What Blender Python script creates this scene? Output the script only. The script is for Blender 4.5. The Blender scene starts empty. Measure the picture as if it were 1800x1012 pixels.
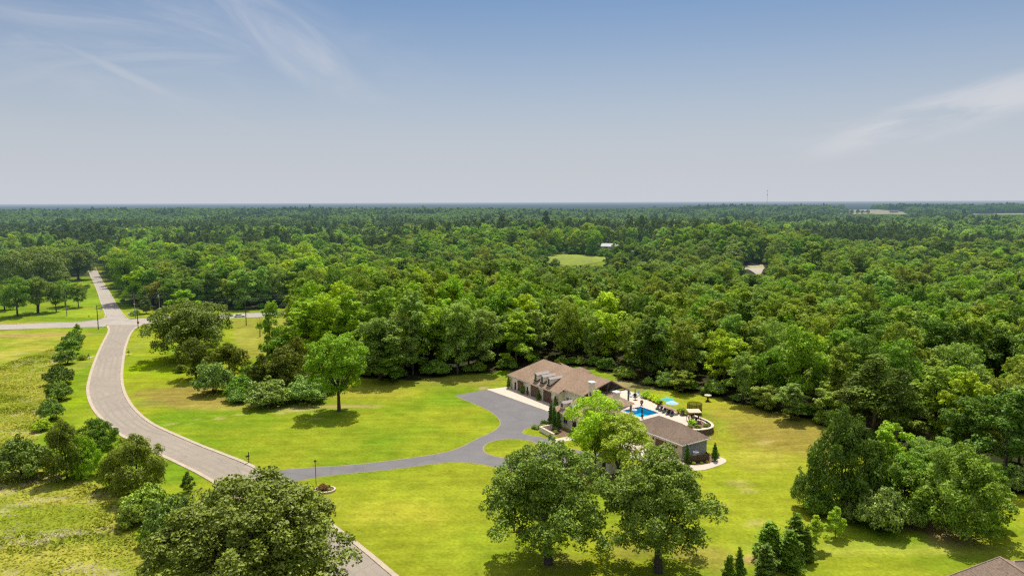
import bpy, bmesh, math, random
import numpy as np
from mathutils import Vector, Matrix

random.seed(11)
rng = np.random.default_rng(11)
SC = bpy.context.scene
COL = SC.collection
PI = math.pi
R_ = math.radians

# ------------------------------------------------------------------ camera geometry
FPX, CAMH = 1239.0, 50.0
PITCH, ROLL = math.atan(151 / 1239), R_(0.2)
_R = np.array([1, 0, 0.]); _U = np.array([0, math.sin(PITCH), math.cos(PITCH)]); _F = np.array([0, math.cos(PITCH), -math.sin(PITCH)])
CR = math.cos(ROLL) * _R - math.sin(ROLL) * _U
CU = math.sin(ROLL) * _R + math.cos(ROLL) * _U
CAM = np.array([0, 0, CAMH])


def G(px, py, z=0.0):
    d = _F + CR * (px - 900) / FPX + CU * (506 - py) / FPX
    return CAM + d * ((z - CAMH) / d[2])


def Pr(q):
    d = np.array(q, float) - CAM
    w = d @ _F
    return 900 + FPX * (d @ CR) / w, 506 - FPX * (d @ CU) / w


def raydir(px, py):
    d = _F + CR * (px - 900) / FPX + CU * (506 - py) / FPX
    return d / np.linalg.norm(d)


def g2(px, py):
    g = G(px, py)
    return (g[0], g[1])


cam = bpy.data.cameras.new('camera'); camo = bpy.data.objects.new('camera', cam); COL.objects.link(camo)
M = Matrix(((CR[0], CU[0], -_F[0], 0), (CR[1], CU[1], -_F[1], 0), (CR[2], CU[2], -_F[2], CAMH), (0, 0, 0, 1)))
camo.matrix_world = M
cam.sensor_width = 36; cam.lens = 36 * FPX / 1800; cam.clip_start = 1; cam.clip_end = 90000
SC.camera = camo

# house frame (measured): origin at the garage wing's corner, x along its front wall
HANG = R_(-56.8)
HO = G(897, 681)
HA = np.array([math.cos(HANG), math.sin(HANG)]); HB = np.array([-HA[1], HA[0]])


def HL(a, b):
    return HO[:2] + HA * a + HB * b


# ------------------------------------------------------------------ noise helpers (numpy)
_perm = rng.random((256, 256))


def vnoise(x, y):
    xi = np.floor(x).astype(int); yi = np.floor(y).astype(int)
    fx = x - xi; fy = y - yi
    fx = fx * fx * (3 - 2 * fx); fy = fy * fy * (3 - 2 * fy)
    g = lambda a, b: _perm[a & 255, b & 255]
    return (g(xi, yi) * (1 - fx) + g(xi + 1, yi) * fx) * (1 - fy) + (g(xi, yi + 1) * (1 - fx) + g(xi + 1, yi + 1) * fx) * fy


def fbm(x, y, o=4):
    s = 0; a = 0.5; t = 0
    for i in range(o):
        s = s + a * vnoise(x * 2 ** i + 17.3 * i, y * 2 ** i + 5.1 * i); t += a; a *= .55
    return s / t


def sstep(a, b, x):
    t = np.clip((x - a) / (b - a), 0, 1)
    return t * t * (3 - 2 * t)


def inpoly(px, py, poly):
    px = np.asarray(px); py = np.asarray(py)
    c = np.zeros(px.shape, bool)
    n = len(poly)
    for i in range(n):
        x1, y1 = poly[i]; x2, y2 = poly[(i + 1) % n]
        if y1 == y2: continue
        k = ((y1 > py) != (y2 > py)) & (px < (x2 - x1) * (py - y1) / (y2 - y1) + x1)
        c ^= k
    return c


_dip = HL(60.5, 17.5)


def height(x, y):
    x = np.asarray(x, float); y = np.asarray(y, float)
    h = -1.5 * np.exp(-(((x - _dip[0]) / 9) ** 2 + ((y - _dip[1]) / 9) ** 2))
    h = h + 9 * (1 - sstep(0.85, 1.15, np.sqrt(((x - 80) / 175) ** 2 + ((y - 655) / 170) ** 2)))
    h = h - 5 * np.exp(-(((x - 50) / 70) ** 2 + ((y - 405) / 45) ** 2))
    h = h + 7 * (1 - sstep(0.6, 1.3, np.sqrt(((x - 165) / 60) ** 2 + ((y - 490) / 45) ** 2)))
    far = sstep(420, 900, y)
    h = h + far * 5 * (fbm(x / 260 + 3.1, y / 260 + 7.7, 3) - .5) * 2
    h = h + 13 * np.exp(-((y - 2050) / 420) ** 2) * (1 - sstep(-150, 500, x)) * (.7 + .6 * fbm(x / 500, y / 900, 2))
    h = h + 17 * np.exp(-((y - 2450) / 420) ** 2) * sstep(100, 900, x)
    h = h + 8 * np.exp(-((y - 1300) / 260) ** 2) * (fbm(x / 420 + 9, y / 700, 2) - .3)
    return h


def H1(x, y):
    return float(height(np.array([x]), np.array([y]))[0])


# ------------------------------------------------------------------ materials
def nt(name):
    m = bpy.data.materials.new(name); m.use_nodes = True
    t = m.node_tree; t.nodes.clear()
    o = t.nodes.new('ShaderNodeOutputMaterial')
    return m, t, o


def N(t, kind, **kw):
    n = t.nodes.new(kind)
    for k, v in kw.items():
        if k.startswith('i_'):
            key = k[2:]
            key = int(key) if key.isdigit() else key.replace('_', ' ')
            n.inputs[key].default_value = v
        else:
            setattr(n, k, v)
    return n


def math_(t, op, a, b=None, clamp=False):
    n = t.nodes.new('ShaderNodeMath'); n.operation = op; n.use_clamp = clamp
    for i, v in enumerate((a, b)):
        if v is None: continue
        if isinstance(v, (int, float)): n.inputs[i].default_value = v
        else: t.links.new(v, n.inputs[i])
    return n.outputs[0]


def mixc(t, fac, a, b, mode='MIX'):
    n = t.nodes.new('ShaderNodeMix'); n.data_type = 'RGBA'; n.blend_type = mode
    for s, v in ((n.inputs[0], fac), (n.inputs[6], a), (n.inputs[7], b)):
        if isinstance(v, (int, float)): s.default_value = v
        elif isinstance(v, tuple): s.default_value = v if len(v) == 4 else (*v, 1)
        else: t.links.new(v, s)
    return n.outputs[2]


# painted haze: a blue glow mixed into surface materials, stronger with distance from the origin
PAINTED_HAZE = bpy.data.node_groups.new('painted_haze', 'ShaderNodeTree')
PAINTED_HAZE.interface.new_socket('Shader', in_out='INPUT', socket_type='NodeSocketShader')
PAINTED_HAZE.interface.new_socket('Shader', in_out='OUTPUT', socket_type='NodeSocketShader')
_gi = PAINTED_HAZE.nodes.new('NodeGroupInput'); _go = PAINTED_HAZE.nodes.new('NodeGroupOutput')
_geo = PAINTED_HAZE.nodes.new('ShaderNodeNewGeometry')
_len = PAINTED_HAZE.nodes.new('ShaderNodeVectorMath'); _len.operation = 'LENGTH'
PAINTED_HAZE.links.new(_geo.outputs['Position'], _len.inputs[0])
_d = math_(PAINTED_HAZE, 'MAXIMUM', math_(PAINTED_HAZE, 'SUBTRACT', _len.outputs['Value'], 250), 0.0)
_e = math_(PAINTED_HAZE, 'POWER', math.e, math_(PAINTED_HAZE, 'MULTIPLY', _d, -1 / 3100))
_fac = math_(PAINTED_HAZE, 'MULTIPLY', math_(PAINTED_HAZE, 'SUBTRACT', 1.0, _e), 0.93)
_em = PAINTED_HAZE.nodes.new('ShaderNodeEmission'); _em.inputs[0].default_value = (0.165, 0.265, 0.385, 1); _em.inputs[1].default_value = 1.0
_cf = PAINTED_HAZE.nodes.new('ShaderNodeMapRange'); _cf.inputs[1].default_value = 3000; _cf.inputs[2].default_value = 26000; PAINTED_HAZE.links.new(_len.outputs['Value'], _cf.inputs[0])
PAINTED_HAZE.links.new(mixc(PAINTED_HAZE, _cf.outputs[0], (.135, .215, .285), (.38, .46, .55)), _em.inputs[0])
_mx = PAINTED_HAZE.nodes.new('ShaderNodeMixShader')
PAINTED_HAZE.links.new(_fac, _mx.inputs[0]); PAINTED_HAZE.links.new(_gi.outputs[0], _mx.inputs[1]); PAINTED_HAZE.links.new(_em.outputs[0], _mx.inputs[2])
PAINTED_HAZE.links.new(_mx.outputs[0], _go.inputs[0])


def painted_haze_out(t, o, sh):
    g = t.nodes.new('ShaderNodeGroup'); g.node_tree = PAINTED_HAZE
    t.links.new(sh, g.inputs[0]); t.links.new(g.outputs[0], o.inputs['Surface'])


_mats = {}


def mat(name, color=None, rough=.7, nscale=0, namt=.25, metal=0, bump=0, spec=.3, haze=False, nscale2=0, namt2=.2, coord='Object', stretch=None):
    if name in _mats: return _mats[name]
    m, t, o = nt(name)
    b = N(t, 'ShaderNodeBsdfPrincipled'); b.inputs['Roughness'].default_value = rough
    b.inputs['Metallic'].default_value = metal; b.inputs['Specular IOR Level'].default_value = spec
    c = (*color, 1)
    b.inputs['Base Color'].default_value = c
    src = None
    if nscale:
        tc = N(t, 'ShaderNodeTexCoord')
        vec = tc.outputs[coord]
        if stretch:
            mp = N(t, 'ShaderNodeMapping'); mp.inputs['Scale'].default_value = stretch
            t.links.new(vec, mp.inputs[0]); vec = mp.outputs[0]
        n = N(t, 'ShaderNodeTexNoise', i_Scale=nscale, i_Detail=5.0, i_Roughness=.65); t.links.new(vec, n.inputs['Vector'])
        f = N(t, 'ShaderNodeMapRange'); f.inputs[1].default_value = .25; f.inputs[2].default_value = .75
        f.inputs[3].default_value = 1 - namt; f.inputs[4].default_value = 1 + namt
        t.links.new(n.outputs[0], f.inputs[0])
        v = f.outputs[0]
        if nscale2:
            n2 = N(t, 'ShaderNodeTexNoise', i_Scale=nscale2, i_Detail=3.0); t.links.new(tc.outputs[coord], n2.inputs['Vector'])
            f2 = N(t, 'ShaderNodeMapRange'); f2.inputs[1].default_value = .25; f2.inputs[2].default_value = .75
            f2.inputs[3].default_value = 1 - namt2; f2.inputs[4].default_value = 1 + namt2
            t.links.new(n2.outputs[0], f2.inputs[0]); v = math_(t, 'MULTIPLY', v, f2.outputs[0])
        vm = N(t, 'ShaderNodeVectorMath', operation='SCALE'); vm.inputs[0].default_value = color
        t.links.new(v, vm.inputs['Scale']); t.links.new(vm.outputs[0], b.inputs['Base Color'])
        if bump:
            bp = N(t, 'ShaderNodeBump', i_Strength=bump, i_Distance=.05); t.links.new(n.outputs[0], bp.inputs['Height']); t.links.new(bp.outputs[0], b.inputs['Normal'])
    if haze: painted_haze_out(t, o, b.outputs[0])
    else: t.links.new(b.outputs[0], o.inputs[0])
    _mats[name] = m
    return m


def leaf_mat(name, trans=.28, gloss=.018, bright=1.0):
    """foliage: colour comes from the tint of each tree, varied per tree and per leaf"""
    m, t, o = nt(name)
    ti = N(t, 'ShaderNodeAttribute', attribute_type='INSTANCER', attribute_name='tint')
    lv = N(t, 'ShaderNodeAttribute', attribute_type='GEOMETRY', attribute_name='lv')
    hu = N(t, 'ShaderNodeAttribute', attribute_type='GEOMETRY', attribute_name='hu')
    base = mixc(t, hu.outputs['Fac'], ti.outputs['Vector'], (1.06, 1.05, .65), 'MULTIPLY')
    vm = N(t, 'ShaderNodeVectorMath', operation='SCALE'); t.links.new(base, vm.inputs[0])
    t.links.new(math_(t, 'MULTIPLY', lv.outputs['Fac'], bright), vm.inputs['Scale'])
    vm2 = N(t, 'ShaderNodeVectorMath', operation='MULTIPLY'); vm2.inputs[1].default_value = (3.6, 4.1, 1.6); t.links.new(vm.outputs[0], vm2.inputs[0]); vm = vm2
    d = N(t, 'ShaderNodeBsdfDiffuse'); t.links.new(vm.outputs[0], d.inputs[0])
    tr = N(t, 'ShaderNodeBsdfTranslucent'); t.links.new(mixc(t, 1.0, vm.outputs[0], (1.25, 1.2, .6), 'MULTIPLY'), tr.inputs[0])
    a = N(t, 'ShaderNodeMixShader', i_0=trans); t.links.new(d.outputs[0], a.inputs[1]); t.links.new(tr.outputs[0], a.inputs[2])
    g = N(t, 'ShaderNodeBsdfGlossy'); g.inputs['Roughness'].default_value = .55; g.inputs[0].default_value = (.9, .95, .8, 1)
    a2 = N(t, 'ShaderNodeMixShader', i_0=gloss); t.links.new(a.outputs[0], a2.inputs[1]); t.links.new(g.outputs[0], a2.inputs[2])
    painted_haze_out(t, o, a2.outputs[0])
    return m


LEAF = leaf_mat('broad_leaves'); LEAFG = leaf_mat('glossy_leaves', .12, .03); NEEDLE = leaf_mat('needles', .15, .015)
BARK = mat('bark', (.09, .07, .052), .9, 3, .45, haze=True)
BARKP = mat('pine_bark', (.16, .12, .09), .9, 3, .4, haze=True)

# ------------------------------------------------------------------ object helpers


def tag(o, label=None, cat=None, group=None, kind=None):
    if label: o['label'] = label
    if cat: o['category'] = cat
    if group: o['group'] = group
    if kind: o['kind'] = kind
    return o


def empty(name, loc, label=None, cat=None, group=None, rz=0):
    o = bpy.data.objects.new(name, None); COL.objects.link(o)
    o.location = loc; o.rotation_euler = (0, 0, rz); o.empty_display_size = .3
    return tag(o, label, cat, group)


def link_mesh(name, me, parent=None):
    o = bpy.data.objects.new(name, me); COL.objects.link(o)
    if parent is not None: o.parent = parent
    return o


class MB:
    def __init__(s): s.v = []; s.f = []; s.mi = []

    def add(s, vs, fs, mi=0):
        b = len(s.v); s.v += [tuple(map(float, v)) for v in vs]; s.f += [tuple(b + i for i in f) for f in fs]; s.mi += [mi] * len(fs); return s

    def box(s, c, d, rz=0, mi=0, taper=1.0, rx=0, ry=0):
        x, y, z = d[0] / 2, d[1] / 2, d[2] / 2
        vs = []
        rot = Matrix.Rotation(rz, 3, 'Z') @ Matrix.Rotation(ry, 3, 'Y') @ Matrix.Rotation(rx, 3, 'X')
        for k, tz in ((-z, 1), (z, taper)):
            for sx, sy in ((-1, -1), (1, -1), (1, 1), (-1, 1)):
                vs.append(tuple(rot @ Vector((sx * x * tz, sy * y * tz, k)) + Vector(c)))
        return s.add(vs, [(3, 2, 1, 0), (4, 5, 6, 7), (0, 1, 5, 4), (1, 2, 6, 5), (2, 3, 7, 6), (3, 0, 4, 7)], mi)

    def tube(s, pts, rad, n=8, mi=0, cap=True):
        pts = [Vector(p) for p in pts]
        if isinstance(rad, (int, float)): rad = [rad] * len(pts)
        vs = []; fs = []
        up = None
        for i, p in enumerate(pts):
            t = (pts[min(i + 1, len(pts) - 1)] - pts[max(i - 1, 0)]).normalized()
            if up is None:
                up = Vector((1, 0, 0)) if abs(t.x) < .9 else Vector((0, 1, 0))
            u = (up - t * up.dot(t)).normalized(); w = t.cross(u); up = u
            for k in range(n):
                a = 2 * PI * k / n
                vs.append(p + (u * math.cos(a) + w * math.sin(a)) * rad[i])
        for i in range(len(pts) - 1):
            for k in range(n):
                k2 = (k + 1) % n
                fs.append((i * n + k, i * n + k2, (i + 1) * n + k2, (i + 1) * n + k))
        if cap:
            fs.append(tuple(range(n))[::-1]); fs.append(tuple((len(pts) - 1) * n + k for k in range(n)))
        return s.add(vs, fs, mi)

    def lathe(s, prof, n=16, c=(0, 0, 0), mi=0, sx=1, sy=1):
        vs = []; fs = []
        for r, z in prof:
            for k in range(n):
                a = 2 * PI * k / n
                vs.append((c[0] + r * sx * math.cos(a), c[1] + r * sy * math.sin(a), c[2] + z))
        for i in range(len(prof) - 1):
            for k in range(n):
                k2 = (k + 1) % n
                fs.append((i * n + k, i * n + k2, (i + 1) * n + k2, (i + 1) * n + k))
        fs.append(tuple(range(n))[::-1]); fs.append(tuple((len(prof) - 1) * n + k for k in range(n)))
        return s.add(vs, fs, mi)

    def prism(s, poly, z0, z1, mi=0):
        """extrude a 2-D polygon (ccw) from z0 to z1"""
        n = len(poly)
        vs = [(x, y, z0) for x, y in poly] + [(x, y, z1) for x, y in poly]
        fs = [tuple(range(n))[::-1], tuple(range(n, 2 * n))] + [(i, (i + 1) % n, n + (i + 1) % n, n + i) for i in range(n)]
        return s.add(vs, fs, mi)

    def shell(s, polys, th=.2, mi=0):
        """roof planes with a thickness below them"""
        key = {}; vs = []

        def vid(p):
            k = tuple(round(c, 3) for c in p)
            if k not in key: key[k] = len(vs); vs.append(k)
            return key[k]
        fs = [tuple(vid(p) for p in poly) for poly in polys]
        n = len(vs)
        edges = {}
        for f in fs:
            for i in range(len(f)):
                e = (f[i], f[(i + 1) % len(f)]); edges[e] = edges.get(e, 0) + 1
        allv = vs + [(x, y, z - th) for x, y, z in vs]
        out = list(fs) + [tuple(n + i for i in f[::-1]) for f in fs]
        for (a, b) in edges:
            if (b, a) not in edges: out.append((b, a, n + a, n + b))
        return s.add(allv, out, mi)

    def build(s, name, mats, parent=None, smooth=False):
        me = bpy.data.meshes.new(name); me.from_pydata(s.v, [], s.f)
        for m in (mats if isinstance(mats, (list, tuple)) else [mats]): me.materials.append(m)
        if any(s.mi): me.polygons.foreach_set('material_index', s.mi)
        me.validate()
        bm = bmesh.new(); bm.from_mesh(me); bmesh.ops.recalc_face_normals(bm, faces=bm.faces); bm.to_mesh(me); bm.free()
        if smooth: me.polygons.foreach_set('use_smooth', [True] * len(me.polygons))
        me.update()
        return link_mesh(name, me, parent)


def np_mesh(name, V, F, mat_, attrs=None, mats=None, mi=None):
    V = np.asarray(V, np.float32); F = np.asarray(F, np.int32)
    me = bpy.data.meshes.new(name)
    me.vertices.add(len(V)); me.vertices.foreach_set('co', V.ravel())
    k = F.shape[1]
    me.loops.add(F.size); me.loops.foreach_set('vertex_index', F.ravel())
    me.polygons.add(len(F)); me.polygons.foreach_set('loop_start', np.arange(0, F.size, k, dtype=np.int32))
    try: me.polygons.foreach_set('loop_total', np.full(len(F), k, np.int32))
    except Exception: pass
    for m in (mats or [mat_]): me.materials.append(m)
    if mi is not None: me.polygons.foreach_set('material_index', np.asarray(mi, np.int32))
    for an, (ty, arr) in (attrs or {}).items():
        a = me.attributes.new(an, ty, 'POINT')
        arr = np.asarray(arr, np.float32)
        a.data.foreach_set({'FLOAT': 'value', 'FLOAT_VECTOR': 'vector', 'FLOAT_COLOR': 'color'}[ty], arr.ravel())
    me.update(calc_edges=True)
    return me


# ------------------------------------------------------------------ foliage
def leaves(lobes, n, size, r, up=.45, fill=.2, back=-.75, jit=.38, aspect=.65, cull_c=None, droop=0):
    """n leaf quads on the outsides of the lobes (cx,cy,cz,rx,rz). returns verts, quads, lv, hu"""
    L = np.array(lobes, float)
    w = L[:, 3] ** 2; w /= w.sum()
    k = r.choice(len(L), n, p=w)
    cx = L[k]
    d = r.normal(size=(n, 3)); d /= np.linalg.norm(d, axis=1)[:, None]
    C = L[:, :3].mean(0) if cull_c is None else np.array(cull_c)
    od = cx[:, :3] - C; od /= (np.linalg.norm(od, axis=1)[:, None] + 1e-6)
    flip = (d * od).sum(1) < back
    d[flip] *= -1
    low = d[:, 2] < -.55
    d[low, 2] *= -1
    rad = r.uniform(.82, 1.06, n) ** 1.0
    inner = r.random(n) < fill
    rad[inner] = r.uniform(.3, .85, inner.sum())
    p = cx[:, :3] + d * rad[:, None] * np.stack([cx[:, 3], cx[:, 3], cx[:, 4]], 1)
    nrm = d * (1 - jit) + r.normal(size=(n, 3)) * jit + np.array([0, 0, up])
    nrm /= np.linalg.norm(nrm, axis=1)[:, None]
    a = r.normal(size=(n, 3)); u = np.cross(nrm, a); u /= np.linalg.norm(u, axis=1)[:, None]
    v = np.cross(nrm, u)
    s = size * r.uniform(.6, 1.35, n)[:, None]
    asp = aspect * r.uniform(.7, 1.3, n)[:, None]
    jj = lambda: r.uniform(.7, 1.25, (n, 1))
    q = np.stack([p + u * s * jj(), p + v * s * asp * jj() + nrm * s * .18, p - u * s * jj(), p - v * s * asp * jj() + nrm * s * .18], 1)
    V = q.reshape(-1, 3)
    if droop: V[:, 2] -= droop * r.random(len(V))
    F = np.arange(4 * n).reshape(n, 4)
    lobv = r.uniform(.82, 1.18, len(L)); lobh = r.random(len(L))
    lv = np.repeat(lobv[k] * r.uniform(.72, 1.28, n), 4)
    hu = np.repeat(np.clip(lobh[k] * .6 + r.random(n) * .6 - .1, 0, 1), 4)
    return V, F, lv, hu


def crown_lobes(r, R, z0, z1, n, lr=(.3, .44), irr=.25, shell=(.55, .82), top=.15, bottom_open=.0, shape='round'):
    out = []
    C = (z0 + z1) / 2; Rz = (z1 - z0) / 2
    ph = r.uniform(0, 6.28, 4)
    for i in range(n):
        zz = 1 - 2 * (i + .5) / n
        zz = np.clip(zz + top * (1 - abs(zz)), -1, 1)
        th = i * 2.39996 + r.normal() * .35
        rr = math.sqrt(max(0, 1 - zz * zz))
        k = 1 + irr * (math.sin(2 * th + ph[0]) * .5 + math.sin(3 * th + ph[1]) * .35 + math.sin(5 * th + 3 * zz + ph[2]) * .3)
        f = r.uniform(*shell)
        if shape == 'cone': rr *= (1 - zz) / 1.6 + .12
        if shape == 'egg': rr *= 1.0 - .28 * zz
        if shape == 'vase': rr *= 1.0 + .25 * zz
        l = R * r.uniform(*lr) * (1 if shape != 'cone' else .55 + .45 * (1 - zz) / 2)
        x = math.cos(th) * rr * R * f * k; y = math.sin(th) * rr * R * f * k
        z = C + zz * (Rz - l * .75) * (.9 + .1 * k)
        out.append((x, y, z, l, l * r.uniform(.62, .9)))
    # inner lobes
    for i in range(max(2, n // 4)):
        d = r.normal(size=3); d /= np.linalg.norm(d); f = r.uniform(.0, .4)
        out.append((d[0] * R * f, d[1] * R * f, C + d[2] * Rz * f, R * .42, R * .38))
    return out


def sub_lobes(r, lob, m, k=(.30, .48), core=.25, flat=.8, out=(.72, 1.0), low=-.45):
    """break every big lobe into smaller leaf clumps sitting on its outer side"""
    L = np.array(lob); C = L[:, :3].mean(0)
    res = []
    for (x, y, z, a, b) in lob:
        od = np.array((x, y, z)) - C; od /= np.linalg.norm(od) + 1e-6
        for j in range(m):
            d = r.normal(size=3); d /= np.linalg.norm(d)
            if d @ od < -.35: d = -d
            if d[2] < low: d[2] *= -1
            q = r.uniform(*out); rr = a * r.uniform(*k)
            res.append((x + d[0] * a * q, y + d[1] * a * q, z + d[2] * b * q, rr, rr * r.uniform(.6, 1.0) * flat / .8))
        if core: res.append((x, y, z, a * .75, b * .7))
    return res


def trunk_mb(r, h_fork, h_top, rad, lobes, nl=6, n=8, lean=.03, multi=1):
    mb = MB()
    for q in range(multi):
        a = q * 2 * PI / max(1, multi) + r.uniform(0, 6); o = (0 if multi == 1 else rad * 1.1)
        lx, ly = r.normal(size=2) * lean * h_fork
        ox, oy = math.cos(a) * o, math.sin(a) * o
        pts = [(ox, oy, -.6), (ox, oy, .15), (ox * 1.4 + lx * .3, oy * 1.4 + ly * .3, h_fork * .5), (ox * 3 + lx, oy * 3 + ly, h_fork), (ox * 4 + lx * 1.6, oy * 4 + ly * 1.6, (h_fork + h_top) / 2), (lx * 1.8, ly * 1.8, h_top)]
        mb.tube(pts, [rad * 1.5, rad * 1.15, rad * .92, rad * .8, rad * .45, rad * .08], n)
    idx = r.permutation(len(lobes))[:nl]
    for i in idx:
        c = lobes[i]
        z0 = r.uniform(h_fork * .75, h_fork * 1.15)
        p0 = Vector((lx * z0 / h_fork, ly * z0 / h_fork, z0)); p2 = Vector(c[:3])
        p1 = p0.lerp(p2, .5) + Vector((0, 0, -.06 * (p2 - p0).length + r.normal() * .2))
        mb.tube([p0, p1, p2], [rad * .5, rad * .3, rad * .07], max(5, n - 2), cap=False)
    return mb


PROTO = {}


def proto(name, lobes, n, size, trunk, leafm, barkm, seed, H, Wd, **kw):
    r = np.random.default_rng(seed)
    V, F, lv, hu = leaves(lobes, n, size, r, **kw)
    cm = np_mesh(name + '_crown', V, F, leafm, {'lv': ('FLOAT', lv), 'hu': ('FLOAT', hu)})
    tm = None
    if trunk is not None:
        o = trunk.build(name + '_trunk', barkm, smooth=True); tm = o.data; bpy.data.objects.remove(o)
    PROTO[name] = dict(crown=cm, trunk=tm, H=H, W=Wd)


# forest broadleaf trees, eight forms
FORMS = [  # R, z0, z1, nlobes, shape, irr
    (5.0, 1.2, 18, 26, 'round', .22), (4.6, 1.0, 19, 28, 'egg', .28), (5.4, 1.8, 17.5, 24, 'round', .3), (4.3, .8, 20, 26, 'egg', .2),
    (5.2, 1.6, 18, 30, 'vase', .25), (4.8, 1.0, 18.5, 22, 'round', .34), (5.6, 1.5, 17, 32, 'round', .26), (4.4, .8, 19, 24, 'egg', .32)]
for i, (R, z0, z1, nl, shp, irr) in enumerate(FORMS):
    r = np.random.default_rng(100 + i)
    lob = crown_lobes(r, R, z0, z1, nl // 2 + 2, lr=(.30, .5), irr=irr * 1.25, shape=shp, shell=(.5, .9))
    tr = trunk_mb(r, z1 * .38, z1 * .8, .26, lob, 7, 7)
    proto('broad%d' % i, sub_lobes(r, lob, 8), 9000, .25, tr, LEAF, BARK, 200 + i, z1, 2 * R * 1.12)
# far, lighter versions
for i in range(4):
    R, z0, z1, nl, shp, irr = FORMS[i]
    r = np.random.default_rng(100 + i)
    lob = crown_lobes(r, R, z0, z1, nl // 2 + 2, lr=(.30, .5), irr=irr * 1.25, shape=shp, shell=(.5, .9))
    proto('farbroad%d' % i, sub_lobes(r, lob, 6), 1700, .62, None, LEAF, BARK, 230 + i, z1, 2 * R * 1.12)
# pines
for i in range(4):
    r = np.random.default_rng(300 + i)
    lob = []
    for k in range(26):
        f = k / 25.; z = 8.5 + f * 13.0
        R = (3.4 * (1 - f) ** .7 + .5) * (.75 if f < .12 else 1) * r.uniform(.75, 1.1); th = k * 2.4 + r.normal() * .4
        q = r.uniform(.45, .8)
        lob.append((math.cos(th) * R * q, math.sin(th) * R * q, z, .55 + R * .33, .45 + R * .2))
    tr = MB(); tr.tube([(0, 0, -.5), (0.05, 0, 6), (.1, .1, 14), (.1, .1, 21)], [.26, .21, .15, .04], 7)
    for k in range(8):
        c = lob[k * 3]; tr.tube([(0.08, .05, c[2] - .5), c[:3]], [.08, .02], 5, cap=False)
    proto('pine%d' % i, lob, 5200, .3, tr, NEEDLE, BARKP, 320 + i, 22, 7.0, jit=.7, aspect=.3, fill=.3)
    if i < 2: proto('farpine%d' % i, lob, 1100, .62, None, NEEDLE, BARKP, 330 + i, 22, 7.0, jit=.7, aspect=.5, fill=.3)
# junipers / cedars
for i in range(3):
    r = np.random.default_rng(400 + i)
    lob = crown_lobes(r, 3.4, .2, 8.5, 26, lr=(.25, .4), irr=.22, shape='cone' if i == 1 else 'egg')
    tr = MB(); tr.tube([(0, 0, -.4), (0, 0, 6.5)], [.22, .04], 6)
    proto('cedar%d' % i, sub_lobes(r, lob, 6, k=(.26, .46), out=(.6, 1.1)), 17000, .15, tr, NEEDLE, BARK, 420 + i, 8.5, 7.0, jit=.6, aspect=.45, up=.4)
# bushes
for i in range(4):
    r = np.random.default_rng(500 + i)
    lob = []
    for k in range(20):
        th = k * 2.4; q = math.sqrt((k + .5) / 20) * 1.35
        l = r.uniform(.5, .85); lob.append((math.cos(th) * q, math.sin(th) * q * .9, .45 + (1.5 - q) * r.uniform(.6, 1.1), l, l * .85))
    tr = MB()
    for k in range(5): tr.tube([(0, 0, -.2), lob[k * 3][:3]], [.06, .02], 5, cap=False)
    proto('bush%d' % i, sub_lobes(r, lob, 6, k=(.25, .5), out=(.7, 1.2), low=-.1), 8000, .10, tr, LEAFG, BARK, 520 + i, 2.6, 4.0, jit=.5, aspect=.5)
# arborvitae (columns)
for i in range(2):
    r = np.random.default_rng(600 + i)
    lob = []
    for k in range(20):
        f = k / 19.; R = .62 * (1 - f) ** .75 * (1 if f > .1 else .8) + .06; th = k * 2.4
        lob.append((math.cos(th) * R * .45, math.sin(th) * R * .45, .3 + f * 3.5, .16 + R * .6, .3 + R * .4))
    tr = MB(); tr.tube([(0, 0, -.2), (0, 0, 2.5)], [.07, .02], 6)
    proto('thuja%d' % i, sub_lobes(r, lob, 4, k=(.3, .5), out=(.6, 1.05)), 6500, .075, tr, NEEDLE, BARK, 620 + i, 4.0, 1.5, jit=.6, aspect=.5, up=.5)
# big lawn oaks
for i in range(3):
    r = np.random.default_rng(705 + i)
    lob = crown_lobes(r, 8.2, 2.0, 17, 48 if i else 70, lr=(.18, .29), irr=.15, shell=(.5, .95), top=.06, shape='egg')
    tr = trunk_mb(r, 5.5, 13.5, .52, lob, 22, 10, lean=.05)
    proto('oak%d' % i, sub_lobes(r, lob, 9, k=(.28, .5), core=0, out=(.5, 1.08)), 56000 if i else 90000, .155 if i else .15, tr, LEAFG, BARK, 720 + i, 17, 15.6, jit=.5, fill=.12)
# medium lawn trees
for i in range(3):
    r = np.random.default_rng(800 + i)
    lob = crown_lobes(r, 6.6, 2.6, 16, 24, lr=(.22, .36), irr=.28, shell=(.5, .9), shape='egg' if i == 1 else 'round')
    tr = trunk_mb(r, 4.5, 12, .34, lob, 14, 9, lean=.04, multi=2 if i == 1 else 1)
    proto('lawn%d' % i, sub_lobes(r, lob, 9), 22000, .18, tr, LEAF, BARK, 820 + i, 16, 14.2)
for i in range(2):
    r = np.random.default_rng(860 + i)
    lob = crown_lobes(r, 4.6, .1, 9, 20, lr=(.28, .42), irr=.25, shell=(.5, .85), shape='egg')
    lob += [(math.cos(k * .7) * 3.3, math.sin(k * .7) * 3.3, r.uniform(.9, 2.0), 1.35, 1.2) for k in range(9)] + [(math.cos(k * .9) * 4.0, math.sin(k * .9) * 4.0, r.uniform(2.2, 3.4), 1.3, 1.2) for k in range(7)]
    tr = trunk_mb(r, 2.0, 7, .22, lob, 8, 7)
    proto('round%d' % i, sub_lobes(r, lob, 8), 22000, .15, tr, LEAF, BARK, 870 + i, 9, 10)
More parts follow.
